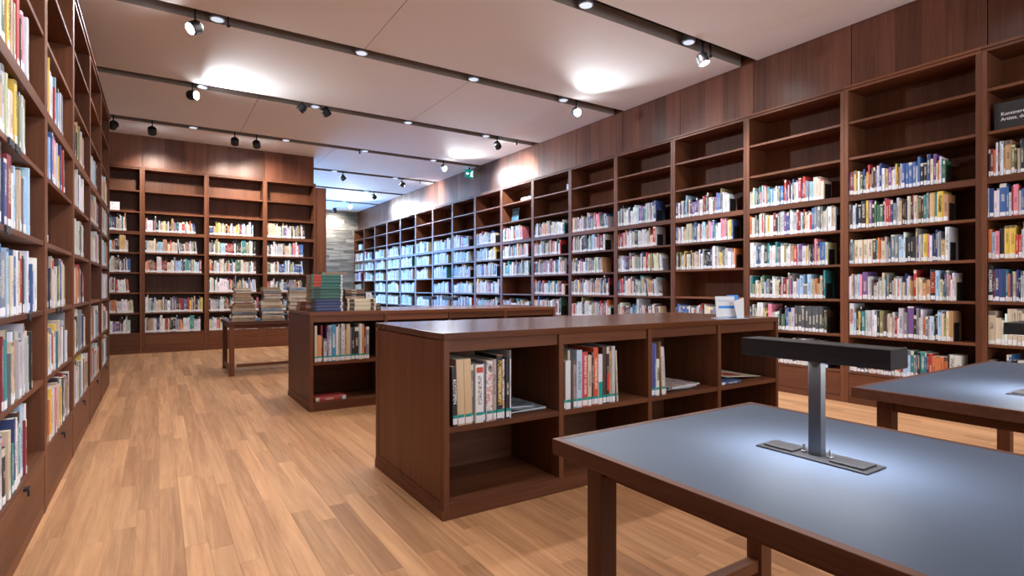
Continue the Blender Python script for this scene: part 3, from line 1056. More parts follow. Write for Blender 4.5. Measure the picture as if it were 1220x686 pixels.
o = make_book(0.012, 0.30, 0.25, (0.10, 0.24, 0.36), 0.4, 'blue picture book displayed face-out above the seventh bay of books', None, lab=False)
o.name = 'display_book'
o.matrix_world = MR[6] @ Matrix.Translation((0.38, 0.17, ZS[6] + 0.002)) @ Matrix.Rotation(pi / 2, 4, 'Z') @ Matrix.Rotation(0.1, 4, 'Y')
o['category'] = 'book'
bx_ = bx('print_band', (-0.0008, 0.02, 0.20, -0.0002, 0.22, 0.225), M['card'], o)
o = bx('flat_box', (0, 0, 0, 0.34, 0.22, 0.07), M['card'])
tag(o, 'pale flat box lying on a top shelf above the face-out blue book', 'box')
o.matrix_world = MR[6] @ Matrix.Translation((0.66, 0.06, ZS[7] + 0.001))
o = bx('shelf_tag', (0, 0, 0, 0.06, 0.03, 0.10), M['card'])
tag(o, 'small pale tag on a top shelf edge beside an upright', 'tag')
o.matrix_world = MR[5] @ Matrix.Translation((1.03, 0.02, ZS[7] + 0.001))
o = bx('blue_box', (0, 0, 0, 0.34, 0.2, 0.2), M['card'])
tag(o, 'pale blue box on the last bay of the long wall, above the books', 'box')
o.matrix_world = MR[15] @ Matrix.Translation((0.4, 0.05, ZS[6] + 0.001))
o = empty('shelf_card', 'white printed card standing on a shelf of the back bookcase', 'card')
bx('card_panel', (0, 0, 0, 0.14, 0.003, 0.15), M['white'], o)
bx('printed_line', (0.02, -0.0006, 0.035, 0.12, 0.0, 0.04), M['card'], o)
bx('printed_mark', (0.03, -0.0006, 0.11, 0.045, 0.0, 0.122), M['brochure_blue'], o)
o.matrix_world = MBK[0] @ Matrix.Translation((0.55, 0.03, ZB[6] + 0.001))
# white book standing face-out at the end of the third shelf in the aisle
o = make_book(0.02, 0.275, 0.20, (0.72, 0.72, 0.70), 0.5, 'white book turned face-out at the end of the third shelf, aisle bay at picture edge', None, lab=False)
o.matrix_world = ML[0] @ Matrix.Translation((1.10, 0.030, ZS[2] + 0.001)) @ Matrix.Rotation(radians(62), 4, 'Z')
bx('cover_print', (-0.0008, 0.05, 0.06, -0.0002, 0.16, 0.2), M['card'], o)


# ------------------------------------------------------------------ low double-sided bookcases
XA0, XA1 = 1.235, 4.20


def low_bookcase(loc, label):
    t = empty('low_bookcase', label, 'bookcase', loc, group='low bookcases between the aisle and the long wall')
    Ln, D, H = XA1 - XA0, 1.05, 0.966
    # top
    bx('top', (0, 0, H - 0.036, Ln, D, H), M['wood_top'], t, 0.002)
    for s in (0, 1):
        x0, x1 = (0, 0.032) if s == 0 else (Ln - 0.032, Ln)
        e = MB().box(x0, 0, 0.0, x1, 0.045, H - 0.036).box(x0, D - 0.045, 0.0, x1, D, H - 0.036).box(x0, 0.045, 0, x1, D - 0.045, 0.085).box(x0 + (0.012 if s == 0 else 0.0), 0.045, 0.085, x1 - (0.0 if s == 0 else 0.012), D - 0.045, H - 0.036)
        ep = e.build('end_panel', M['wood_z'], t)
        bx('end_field', ((x0 + 0.002) if s == 0 else x1 - 0.012, 0.050, 0.090, x0 + 0.012 if s == 0 else x1 - 0.002, D - 0.050, H - 0.043), M['wood_z'], ep)
        bx('end_plinth', (-0.006 if s == 0 else Ln, 0.0, 0, 0.0 if s == 0 else Ln + 0.006, D, 0.05), M['wood_y'], ep)
    bx('back_panel', (0.032, D / 2 - 0.01, 0.085, Ln - 0.032, D / 2 + 0.01, H - 0.036), M['wood_x'], t)
    divs = [0.763, 1.503, 2.225]
    bx('bottom_board', (0.032, 0.02, 0.06, Ln - 0.032, D - 0.02, 0.085), M['wood_x'], t)
    for side in (0, 1):
        fy = lambda y_: y_ if side == 0 else D - y_
        def yb(name, x0, y0, z0, x1, y1, z1, mt, be=0.0):
            a_, b2 = sorted((fy(y0), fy(y1)))
            return bx(name, (x0, a_, z0, x1, b2, z1), M[mt], t, be)
        yb('plinth', 0.032, 0.0, 0.0, Ln - 0.032, 0.02, 0.085, 'wood_x', 0.001)
        for dx in divs:
            yb('divider', dx - 0.0175, 0.0, 0.085, dx + 0.0175, D / 2 - 0.01, H - 0.036, 'wood_z', 0.001)
        cuts = [0.032 - 0.0175 + 0.0175] + divs + [Ln - 0.032]
        for j in range(4):
            a0 = cuts[j] + (0.0 if j == 0 else 0.0175)
            a1 = cuts[j + 1] - (0.0 if j == 3 else 0.0175)
            yb('shelf', a0, 0.003, 0.447, a1, D / 2 - 0.01, 0.477, 'wood_x', 0.001)
            yb('rail', a0, 0.016, H - 0.1, a1, 0.036, H - 0.036, 'wood_x')
    return t


YA, YBB = 2.568, 5.523
low_bookcase((XA0, YA, 0), 'low dark oak bookcase with open shelves, beside the grey reading table')
low_bookcase((XA0, YBB, 0), 'low dark oak bookcase behind the first one, book stacks on its top')


def place_row(items, x0, yfront, zbase, group, where, tk=1.0):
    x = x0
    for i, it in enumerate(items):
        name, col, t, h, desc = it[:5]
        t, h = t * tk, min(h * 1.09, 0.378)
        opt = it[5] if len(it) > 5 else {}
        lab = '%s, %s' % (desc, where)
        ln = opt.get('lean', 0.0)
        if opt.get('first'):
            x += h * sin(ln)
        o = make_book(t, h, opt.get('d', min(0.26, h * 0.8)), col, opt.get('seed', ((i * 37) % 17) / 17.0), lab, group, teal=True, text_=opt.get('text'), mat_=M[opt['mat']] if 'mat' in opt else None)
        o.location = (x, yfront + opt.get('back', 0.0), zbase + 0.0005)
        o.rotation_euler = (0, -ln, 0)
        for nm, z0, z1, mt in opt.get('bands', ()):
            bx(nm, (t * 0.1, -0.0008, z0, t * 0.9, 0.0004, z1), M[mt], o)
        x += t / cos(ln) + 0.0012
    return x


P = {n_: PAL[n_][0] for n_ in PN}
GA = 'books on the low bookcase by the reading table'
za = 0.477
wa = 'first section of the near low bookcase'
place_row([
    ('black', P['black'], 0.026, 0.285, 'black book with white block letters down the spine', {'text': ('ROOTSPEN', 'text_white', 0.018), 'lean': 0.03, 'first': 1}),
    ('tan', (0.56, 0.40, 0.25), 0.040, 0.318, 'first of two thick tan volumes', {'seed': 0.02, 'lean': 0.03}),
    ('tan', (0.58, 0.40, 0.23), 0.040, 0.318, 'second of two thick tan volumes', {'seed': 0.02, 'lean': 0.03}),
    ('grey', P['grey'], 0.016, 0.285, 'slim grey book behind the thick white one', {'back': 0.02}),
    ('white', (0.72, 0.71, 0.72), 0.046, 0.285, 'thick white book with a small red square', {'bands': [('red_square', 0.268, 0.297, 'redprint')]}),
    ('grey', P['grey'], 0.014, 0.29, 'slim dark grey book after the thick white one', {'back': 0.01}),
    ('picture', P['pale grey'], 0.036, 0.30, 'book with a coloured painting printed on the spine', {'mat': 'picture'}),
    ('pale', (0.42, 0.32, 0.30), 0.022, 0.305, 'pinkish grey book beside the painted spine', {}),
    ('black', P['black'], 0.036, 0.325, 'black book with large yellow lettering', {'text': ('POST-IMPRESSIONISM', 'text_yellow', 0.026), 'd': 0.25, 'bands': [('pink_edge', 0.349, 0.354, 'redprint')]}),
    ('brown', P['dark brown'], 0.018, 0.30, 'dark brown illustrated book after the yellow lettering', {'mat': 'picture', 'back': 0.012}),
    ('black', P['black'], 0.022, 0.305, 'slim black book next to the tall white one', {}),
    ('white', P['white'], 0.008, 0.345, 'tall thin white book closing the row', {'d': 0.28}),
], XA0 + 0.05, YA + 0.012, za, GA, wa, 1.07)
wa = 'second section of the near low bookcase'
place_row([
    ('dark', P['dark brown'], 0.010, 0.26, 'very slim dark book opening the row', {}),
    ('white', P['white'], 0.034, 0.265, 'white book with a bare spine', {'seed': 0.02}),
    ('cream', P['cream'], 0.016, 0.318, 'tall cream book behind white one', {'back': 0.03}),
    ('brown', (0.30, 0.24, 0.22), 0.022, 0.265, 'grey brown book', {}),
    ('blue', (0.40, 0.52, 0.68), 0.036, 0.318, 'tall light blue book', {}),
    ('red', (0.52, 0.06, 0.07), 0.038, 0.305, 'thick red book with white lettering', {'text': ('REMBRANDT DE GRIEK', 'text_white', 0.016)}),
    ('cream', P['cream'], 0.026, 0.285, 'cream book beside the thick red one', {}),
    ('brown', P['dark brown'], 0.012, 0.30, 'slim brown book before the orange red one', {}),
    ('red', (0.55, 0.08, 0.03), 0.032, 0.325, 'tall orange red book', {}),
    ('white', P['white'], 0.030, 0.285, 'white book with a green foot', {'bands': [('green_foot', 0.055, 0.14, 'teal')]}),
    ('brown', P['dark brown'], 0.028, 0.325, 'tall dark brown book', {'seed': 0.02}),
    ('black', P['black'], 0.018, 0.325, 'black book with a red lower half', {'bands': [('red_half', 0.08, 0.19, 'text_red')]}),
    ('tan', P['tan'], 0.018, 0.32, 'slim tan book', {}),
    ('grey', P['pale grey'], 0.024, 0.325, 'pale grey book with a purple head', {}),
    ('cream', P['cream'], 0.010, 0.30, 'thin cream book leaning at the row end', {'lean': 0.04, 'first': 1}),
], XA0 + 0.792, YA + 0.012, za, GA, wa, 1.15)
wa = 'third section of the near low bookcase'
place_row([
    ('navy', (0.06, 0.07, 0.22), 0.030, 0.325, 'tall dark blue book', {}),
    ('blue', (0.10, 0.13, 0.42), 0.014, 0.32, 'slim bright blue book', {}),
    ('cream', (0.62, 0.66, 0.58), 0.030, 0.225, 'short pale green book', {'text': ('WERTE', 'text_black', 0.018)}),
    ('tan', P['tan'], 0.012, 0.33, 'tall thin tan book', {'lean': 0.06, 'first': 1}),
    ('white', P['white'], 0.014, 0.30, 'slim white leaning book', {'lean': 0.06}),
    ('grey', P['pale grey'], 0.012, 0.295, 'last grey leaning book', {'lean': 0.06}),
], XA0 + 1.53, YA + 0.012, za, GA, wa)


def magazine(loc, rz, w, d, n, label, mt, group='magazines on the low bookcase', thick=0.004, tape=True):
    t = empty('magazine', label, 'magazine', loc, rz, group)
    bx('leaves', (0.002, 0.002, 0.0004, w - 0.001, d - 0.002, thick - 0.0004), M['white'], t)
    c_ = MB().box(0, 0, thick - 0.0004, w, d, thick).box(0, 0, 0, w, d, 0.0004).box(0, 0, 0, 0.001, d, thick)
    c_.build('cover', M[mt], t)
    return t


# magazines lying in the first section
magazine((XA0 + 0.42, YA + 0.10, za + 0.0005), 0.02, 0.31, 0.30, 0, 'lowest cream edged magazine lying beside the books, first section', 'magazine', thick=0.010)
magazine((XA0 + 0.415, YA + 0.06, za + 0.011), 0.10, 0.30, 0.29, 0, 'blue grey picture magazine lying on the pile, first section', 'magazine', thick=0.006)
magazine((XA0 + 0.44, YA + 0.16, za + 0.0175), -0.12, 0.22, 0.28, 0, 'dark magazine on top of the pile, first section', 'magazine', thick=0.005)
for i in range(4):
    magazine((XA0 + 1.74 + 0.006 * i, YA + 0.035 + 0.05 * (3 - i) * 0.5, za + 0.0005 + 0.0085 * i), 0.05 * (i - 1.5), 0.29 + 0.03 * (i % 2), 0.30, 0,
             '%s magazine of the grey pile, third section of the low bookcase' % ('lowest', 'second lowest', 'second highest', 'topmost')[i], 'picture' if i % 2 else 'magazine', thick=0.008)
o = bx('teal_sticker', (0, 0, 0, 0.03, 0.03, 0.001), M['teal'])
o.parent = [q for q in bpy.data.objects if q.name.startswith('magazine')][-1]
o.location = (0.27, 0.0, 0.0081)
# fourth section: a big pamphlet and a small book lying
t = empty('pamphlet', 'large cream pamphlet with red print lying curled, fourth section of the low bookcase', 'pamphlet', (XA0 + 2.42, YA + 0.09, za + 0.028), 0.05)
t.rotation_euler = (0, 0.05, 0.05)
mb = MB()
for i in range(6):
    for j in range(2):
        pass
prof = [0.0, 0.001, 0.002, 0.006, 0.016, 0.03]
pts = []
for i, zz in enumerate(prof):
    pts += [(0.48, 0.07 * i, zz * 0.3), (0.0, 0.07 * i, zz + 0.012)]
nn = len(pts)
mb.v = [Vector(q) for q in pts] + [Vector((q[0], q[1], q[2] + 0.003)) for q in pts]
for i in range(5):
    a0 = 2 * i
    mb.f += [[a0, a0 + 2, a0 + 3, a0 + 1], [nn + a0 + 1, nn + a0 + 3, nn + a0 + 2, nn + a0], [a0, nn + a0, nn + a0 + 2, a0 + 2], [a0 + 1, a0 + 3, nn + a0 + 3, nn + a0 + 1]]
mb.f += [[0, 1, nn + 1, nn], [nn - 2, 2 * nn - 2, 2 * nn - 1, nn - 1]]
mb.mi = [0] * len(mb.f)
mb.build('sheet', M['cream'], t)
MB().box(0.10, 0.06, 0.0135, 0.30, 0.2, 0.0140).build('red_print', M['redprint'], t, rot=(0.01, 0.016, 0))
o = make_book(0.022, 0.24, 0.17, (0.05, 0.09, 0.2), 0.2, 'small blue backed book lying in the fourth section of the low bookcase', None, teal=False)
o.rotation_euler = (0, pi / 2, 0)
o.location = (XA0 + 2.27, YA + 0.02, za + 0.0225)

# second low bookcase: first section
wa = 'first section of the far low bookcase'
GB = 'books in the low bookcase under the book stacks'
place_row([
    ('cream', P['cream'], 0.024, 0.325, 'tall cream book opening the row', {}),
    ('orange', (0.60, 0.27, 0.10), 0.040, 0.235, 'short orange tan book', {'seed': 0.02}),
    ('red', P['dark red'], 0.018, 0.325, 'tall dark red book', {'back': 0.03}),
    ('grey', P['pale grey'], 0.030, 0.205, 'short pale grey book', {}),
    ('purple', P['purple'], 0.016, 0.325, 'slim purple book', {}),
    ('green', (0.15, 0.32, 0.28), 0.028, 0.325, 'green and blue illustrated book', {'mat': 'magazine'}),
    ('blue', (0.06, 0.24, 0.42), 0.040, 0.33, 'wide bright blue book', {'text': ('SALVADOR', 'text_white', 0.02)}),
    ('white', P['white'], 0.022, 0.31, 'plain white book', {'seed': 0.02}),
    ('tan', P['cream'], 0.012, 0.33, 'slim cream leaning book', {'lean': -0.0}),
    ('grey', P['grey'], 0.014, 0.30, 'slim dark grey book', {}),
    ('pale', P['pale grey'], 0.036, 0.335, 'pale grey book with bold white lettering', {'text': ('PICASSO', 'text_white', 0.03)}),
    ('tan', P['tan'], 0.016, 0.32, 'slim tan book', {}),
    ('tan', (0.55, 0.40, 0.23), 0.034, 0.33, 'thick light tan book', {'seed': 0.02}),
    ('grey', P['grey'], 0.012, 0.3, 'slim grey book before the black pair', {}),
    ('black', P['black'], 0.034, 0.30, 'first of two thick black books', {}),
    ('black', P['black'], 0.038, 0.30, 'second of two thick black books', {}),
    ('grey', P['pale grey'], 0.014, 0.325, 'slim pale grey book', {}),
    ('white', P['white'], 0.014, 0.33, 'slim white book near the row end', {}),
    ('tan', (0.5, 0.27, 0.08), 0.022, 0.325, 'orange tan book near the row end', {}),
    ('purple', P['dark red'], 0.022, 0.3, 'mottled dark red book', {}),
    ('grey', P['grey'], 0.03, 0.3, 'grey book ending the row', {}),
], XA0 + 0.046, YBB + 0.012, za, GB, wa)
# a red volume lying on the bottom board
o = make_book(0.04, 0.30, 0.22, (0.36, 0.05, 0.045), 0.1, 'red and grey book lying flat on the bottom board of the far low bookcase', None, teal=True, lab=True)
o.rotation_euler = (0, pi / 2, 0)
o.location = (XA0 + 0.34 - 0.30, YBB + 0.03, 0.085 + 0.0405)
o.location.x = XA0 + 0.06
o.rotation_euler = (0, -pi / 2, 0)
o.location = (XA0 + 0.36, YBB + 0.03, 0.0855)

TOPZ = 0.9665
FL = 'lying volumes stacked on the low bookcase and the side table'


m = M['pages_tan'] = M['pages_flat'].copy()
m.name = 'yellowed leaves'
for n in m.node_tree.nodes:
    if n.type == 'VALTORGB':
        n.color_ramp.elements[0].color = (0.20, 0.13, 0.08, 1)
        n.color_ramp.elements[1].color = (0.46, 0.33, 0.21, 1)


def lying(x, y, z_, L_, D_, T_, col, seed, label, group, spine='-y', rz=0.0, lab=False, bands=(), mat_=None):
    """Book lying flat: spine towards -y (spine) or towards +y (leaves show), length L_ along x."""
    o = make_book(T_, L_, D_, col, seed, label, group, lab=lab, mat_=mat_, page_mat=M['pages_tan'] if (seed * 13.7) % 1 < 0.55 else M['pages_flat'])
    # upright: x thickness, y depth, z length  ->  x length, z thickness
    R_ = Matrix.Rotation(pi / 2, 4, 'Y')       # z -> x, x -> -z
    base = Matrix.Translation((x, y, z_)) @ Matrix.Rotation(rz, 4, 'Z')
    if spine == '-y':
        o.matrix_world = base @ Matrix.Translation((0, 0, T_)) @ R_
    elif spine == '+y':
        o.matrix_world = base @ Matrix.Translation((L_, D_, T_)) @ Matrix.Rotation(pi, 4, 'Z') @ R_
    elif spine == '-x':
        o.matrix_world = base @ Matrix.Translation((0, D_ and L_, T_)) @ Matrix.Rotation(-pi / 2, 4, 'Z') @ R_
    for nm, a0, a1, mt in bands:
        bx(nm, (T_ * 0.08, -0.001, L_ * a0, T_ * 0.92, 0.0004, L_ * a1), M[mt], o)
    return o


M['green_label'] = mat('dark green label', (0.02, 0.05, 0.035), 0.5)
M['brown_label'] = mat('dark brown label', (0.05, 0.03, 0.02), 0.5)
z_ = TOPZ
gx, gy = XA0 + 0.03, YBB + 0.07
seq = [('blue', (0.035, 0.05, 0.15))] * 4 + [('dark green', (0.03, 0.11, 0.085))] * 4 + [('green', (0.03, 0.14, 0.12))] * 4
for i, (nm, c) in enumerate(seq):
    j = random.Random(i)
    b_ = [('red_title', 0.06, 0.30, 'redprint')] if i > 7 else [('dark_title', 0.06, 0.28, 'green_label')] if i > 3 else [('black_title', 0.0, 0.14, 'text_black')]
    lying(gx + j.uniform(-.006, .006), gy + j.uniform(-.004, .004), z_, 0.305, 0.23, 0.0305, c, 0.02,
          '%s bound volume, %s from the bottom of the tall stack on the low bookcase' % (nm, ordinal(i + 1)), 'green and blue bound volumes', bands=b_ + [('foot_label', 0.93, 0.99, 'white')])
    z_ += 0.0307
lying(gx + 0.10, gy + 0.01, z_, 0.25, 0.20, 0.022, (0.5, 0.33, 0.2), 0.6, 'tan book lying on top of the tall green stack', 'green and blue bound volumes', spine='+y')
# small stack behind the tall one, towards the aisle
for i in range(2):
    lying(XA0 + 0.02 + 0.01 * i, YBB + 0.56, TOPZ + 0.047 * i, 0.22, 0.18, 0.046, (0.12, 0.03, 0.025), 0.3 + i * 0.1,
          '%s dark red book half hidden behind the tall green stack' % ('lower', 'upper')[i], 'dark red books behind the green stack')
z_ = TOPZ
cx = gx + 0.355
for i in range(3):
    lying(cx + 0.004 * (i % 2), gy + 0.02, z_, 0.30, 0.22, 0.041, (0.62, 0.53, 0.37), 0.02,
          'cream bound volume with dark labels, %s on the low bookcase' % ('lowest of three', 'middle of three', 'topmost of three')[i], 'cream bound volumes',
          bands=[('dark_label', 0.07, 0.24, 'brown_label'), ('dark_label', 0.80, 0.92, 'brown_label')])
    z_ += 0.0412
for i, (nm, c, T_) in enumerate((('tan', (0.30, 0.19, 0.12), 0.024), ('black', P['black'], 0.022), ('brown', (0.13, 0.07, 0.045), 0.026), ('brown', (0.16, 0.09, 0.055), 0.024))):
    lying(cx - 0.01, gy + 0.05 + 0.01 * (i % 2), z_, 0.20, 0.16, T_, c, 0.3, '%s small %s book lying on the cream volumes' % (('lowest', 'second', 'third', 'topmost')[i], nm), 'small books on the cream volumes')
    z_ += T_ + 0.0003
lying(cx + 0.20, gy + 0.04, TOPZ + 0.1237, 0.06, 0.15, 0.06, P['white'], 0.3, 'small white box-like book beside the brown ones on the cream volumes', 'small books on the cream volumes')
for i in range(2):
    lying(cx + 0.33, gy + 0.10, TOPZ + 0.036 * i, 0.05, 0.2, 0.035, P['dark brown'], 0.3, '%s dark little book at the end of the cream volumes' % ('lower', 'upper')[i], 'dark little books')

# leaflets standing on the first low bookcase
lf = empty('leaflet_stand', 'clear stand with white and blue leaflets on the near low bookcase end', 'leaflet', (3.60, YA + 0.13, TOPZ), -0.35)
lf.scale = (1.1, 1.1, 1.1)
bx('stand_base', (-0.02, -0.07, 0.0, 0.20, 0.04, 0.003), M['card'], lf)
bx('leaflet', (0.0, 0.0, 0.01, 0.15, 0.004, 0.155), M['white'], lf, rot=(-0.12, 0, 0))
bx('blue_band', (0.02, -0.001, 0.07, 0.15, 0.0, 0.088), M['brochure_blue'], lf, rot=(-0.12, 0, 0))
bx('printed_line', (0.02, -0.001, 0.12, 0.11, 0.0, 0.126), M['card'], lf, rot=(-0.12, 0, 0))
bx('stand_back', (0.10, 0.012, 0.003, 0.19, 0.016, 0.165), M['brochure_blue'], lf, rot=(-0.12, 0, 0))
MB().prism([(0.11, 0.003), (0.165, 0.003), (0.17, 0.145), (0.085, 0.12)], 0.0, 0.003).build('folded_leaflet', M['white'], lf, loc=(0.02, -0.04, 0.0), rot=(pi / 2 - 0.08, 0, 0))


# ------------------------------------------------------------------ reading tables
def table(loc, rz, label, lampn=2, rail=0.175, legin=0.075, group='reading tables'):
    """Long side along local x, origin at the centre."""
    t = empty('reading_table', label, 'table', loc, rz, group)
    a_, b_, H = 1.73 / 2, 0.5, 0.74
    fr = 0.024
    mb = MB()
    for q in ((-a_, -b_, a_, -b_ + fr), (-a_, b_ - fr, a_, b_), (-a_, -b_ + fr, -a_ + fr, b_ - fr), (a_ - fr, -b_ + fr, a_, b_ - fr)):
        mb.box(q[0], q[1], H - 0.046, q[2], q[3], H)
    mb.build('edge_frame', M['table_wood'], t, 0.0012)
    bx('table_top', (-a_ + fr, -b_ + fr, H - 0.04, a_ - fr, b_ - fr, H - 0.0006), M['lino'], t)
    li = legin
    lw = 0.062
    for sx in (-1, 1):
        for sy in (-1, 1):
            cx_, cy_ = sx * (a_ - li - lw / 2), sy * (b_ - li - lw / 2)
            bx('leg', (cx_ - lw / 2, cy_ - lw / 2, 0, cx_ + lw / 2, cy_ + lw / 2, H - 0.046), M['wood_z'], t, 0.0015)
    ix, iy = a_ - li - lw, b_ - li - lw
    for sy in (-1, 1):
        bx('apron', (-ix, sy * (b_ - li - 0.03) - 0.011, H - 0.10, ix, sy * (b_ - li - 0.03) + 0.011, H - 0.046), M['table_wood'], t)
    for sx in (-1, 1):
        bx('apron', (sx * (a_ - li - 0.03) - 0.011, -iy, H - 0.10, sx * (a_ - li - 0.03) + 0.011, iy, H - 0.046), M['wood_y'], t)
        bx('foot_rail', (sx * (a_ - li - 0.03) - 0.02, -iy, rail - 0.03, sx * (a_ - li - 0.03) + 0.02, iy, rail + 0.012), M['wood_y'], t)
    return t


def reading_lamp(loc, rz, label, power=0.85, spread=140):
    """Bar along local x."""
    t = empty('reading_lamp', label, 'lamp', loc, rz, 'reading lamps on the tables')
    bp = bx('base_plate', (-0.15, -0.05, 0, 0.15, 0.05, 0.004), M['darksteel'], t, 0.0008)
    for s in (-1, 1):
        fl_ = bx('socket_flap', (min(s * 0.05, s * 0.135), -0.034, 0.004, max(s * 0.05, s * 0.135), 0.034, 0.009), M['darksteel'], bp, 0.001)
        MB().lathe([(0.008, 0.004), (0.008, 0.008), (0.004, 0.009), (0.003, 0.02), (0.0045, 0.022), (0.003, 0.026)], 12, T=Matrix.Translation((s * 0.036, 0.0, 0))).build('switch', M['steel'], bp)
    bx('stem', (-0.0175, -0.012, 0.004, 0.0175, 0.012, 0.262), M['stem_steel'], t, 0.001)
    hd = bx('lamp_head', (-0.20, -0.045, 0.262, 0.20, 0.045, 0.312), M['lamphead'], t, 0.0015)
    bx('diffuser', (-0.18, -0.03, 0.2605, -0.02, 0.03, 0.2622), M['lamp_led'] if power else M['lens_off'], hd)
    bx('diffuser', (0.02, -0.03, 0.2605, 0.18, 0.03, 0.2622), M['lamp_led'] if power else M['lens_off'], hd)
    for s in (-1, 1) if power else ():
        light('lamp_light', 'AREA', (s * 0.10, 0, 0.258), power, (0.93, 0.96, 1.0), parent=t, aim=(0, 0, -1), size=0.16, size_y=0.06).data.spread = radians(spread)
    return t


T1 = (1.515, 0.485, 0)
T2 = (3.575, 0.80, 0)
T3 = (4.0, 8.45, 0)
T4 = (1.66, 8.82, 0)
table(T1, pi / 2, 'grey topped oak reading table with a bar lamp, beside the near low bookcase')
table(T2, 0, 'grey topped oak reading table between the lamp table and the long wall')
table(T3, pi / 2, 'reading table behind both low bookcases, only its two lamps showing')
table(T4, 0, 'dark side table carrying three stacks of books, before the back wall', rail=0.09, legin=0.02)
reading_lamp((T1[0], 0.815, 0.74), pi / 2, 'black bar reading lamp on a steel stem, on the table by the low bookcase')
reading_lamp((T2[0] - 0.33, 0.80, 0.74), 0, 'bar reading lamp cut by the picture edge, on the farther grey table')
reading_lamp((T3[0], 8.08, 0.74), pi / 2, 'small distant bar lamp over the low bookcase, the one beside the middle of its top', 0)
reading_lamp((T3[0], 8.88, 0.74), pi / 2, 'small distant bar lamp over the low bookcase, the one closer to the book stacks', 0)
bx('long_rail', (T4[0] - 0.75, T4[1] - 0.455, 0.115, T4[0] + 0.75, T4[1] - 0.425, 0.155), M['table_wood'], None)
lr = bpy.data.objects['long_rail']
t4 = [q for q in bpy.data.objects if q.get('label', '').startswith('dark side table')][0]
lr.parent = t4
lr.location = (-T4[0], -T4[1], 0)
# book stacks on the side table
STC = [('brown', (0.20, 0.12, 0.08)), ('tan', (0.40, 0.28, 0.18)), ('cream', (0.60, 0.52, 0.40)), ('grey', (0.28, 0.27, 0.26)), ('white', (0.70, 0.70, 0.70)), ('dark brown', (0.08, 0.05, 0.04)), ('pink grey', (0.42, 0.30, 0.27)), ('blue grey', (0.2, 0.26, 0.34))]
for s, (sx, n, zt, nm) in enumerate(((0.86, 15, 0.46, 'first stack'), (1.215, 15, 0.47, 'middle stack'), (1.575, 15, 0.47, 'last stack'))):
    r_ = random.Random(50 + s)
    z_ = 0.7405
    raw = [r_.choice((0.014, 0.02, 0.03, 0.04, 0.055)) * r_.uniform(.85, 1.15) for _ in range(n)]
    f = zt / sum(raw)
    for i in range(n):
        T_ = raw[i] * f
        low = i < n * 0.42
        Ln = (0.30 if low else 0.25) + r_.uniform(-0.03, 0.015)
        if s == 2 and i in (0, 1):
            cn, cc = (('pale green', (0.35, 0.40, 0.34)), ('red', (0.38, 0.05, 0.03)))[i]
        else:
            cn, cc = r_.choice(STC)
        lying(sx + (0 if low else 0.025) + r_.uniform(-0.02, 0.02), T4[1] - 0.44 + r_.uniform(0, 0.02), z_, Ln, 0.21, T_ - 0.0003, cc, r_.uniform(0.46, 1.0),
              '%s edged book, %s from the bottom of the %s on the side table' % (cn, ordinal(i + 1), nm), 'book stacks on the side table', spine='+y' if r_.random() < 0.55 else '-y', rz=r_.uniform(-0.05, 0.05))
        z_ += T_


# ------------------------------------------------------------------ ceiling lights
def downlight(x, y, label, power, color):
    t = empty('downlight', label, 'downlight', (x, y, CEIL), 0, 'round downlights in the ceiling slots')
    MB().lathe([(0.066, -0.008), (0.074, -0.004), (0.074, 0.06), (0.05, 0.10), (0.03, 0.22)], 24).build('housing', M['trim'], t)
    MB().lathe([(0.058, -0.0135), (0.06, -0.0085)], 24).build('lens', M['lens_dim'], t)
    if power:
        light('downlight_light', 'SPOT', (0, 0, -0.02), power, color, parent=t, aim=(0, 0, -1), size=0.06, spot=150, blend=0.75)


def spot(x, y, aim, label, power=0.0, cone=70, color=COOL, drop=0.16, extra=None):
    """Track spotlight: adapter, stem, drum and lens; the drum points along aim."""
    t = empty('track_spotlight', label, 'spotlight', (x, y, CEIL), 0, 'spotlights on the ceiling tracks')
    bx('track_adapter', (-0.07, -0.018, 0.14, 0.07, 0.018, 0.22), M['black'], t)
    bx('stem', (-0.009, -0.009, -drop + 0.06, 0.009, 0.009, 0.14), M['black'], t)
    q = Vector(aim).normalized().to_track_quat('-Z', 'Y').to_matrix().to_4x4()
    T_ = Matrix.Translation((0, 0, -drop + 0.02)) @ q
    hb = MB().lathe([(0.063, -0.06), (0.066, -0.05), (0.066, 0.035), (0.055, 0.055), (0.02, 0.06)], 24, T=T_).build('housing', M['black'], t, smooth=False)
    MB().lathe([(0.054, -0.0635), (0.056, -0.0602)], 24, T=T_).build('lens', M['lens_on'] if power else M['lens_off'], hb)
    if power:
        p = T_ @ Vector((0, 0, -0.075))
        light('spot_light', 'SPOT', p, power, color, parent=t, aim=aim, size=0.045, spot=cone, blend=0.7)
    return t


def connector(x, y, label):
    t = empty('sensor_stub', label, 'sensor', (x, y, CEIL), 0, 'small sensors hanging from the ceiling tracks')
    bx('rod', (-0.008, -0.008, -0.05, 0.008, 0.008, 0.22), M['black'], t)
    MB().lathe([(0.008, -0.075), (0.02, -0.065), (0.024, -0.055), (0.022, -0.05)], 12).build('sensor_disc', M['black'], t)


DX = (0.52, 2.04, 3.56, 5.08)
for si, ys in enumerate(SLOTS):
    for xi_, x in enumerate(DX):
        col = COOL if ys > 9 else (1.0, 0.95, 0.9)
        if ys > 12.5 and x < 3.0:
            continue
        pw = DOWN_W * (0.5 if ys < 3 else 1.0)
        downlight(x, ys, ('round recessed downlight, %s from the long wall, in the %s ceiling slot past the tables' % (ordinal(4 - xi_), ordinal(si - 2)) if ys > 4 else 'round recessed downlight over the reading tables, %s from the long wall, slot %s' % (ordinal(4 - xi_), ('behind all', 'in the middle', 'nearest low bookcase', 'overhead')[si])), pw, col)

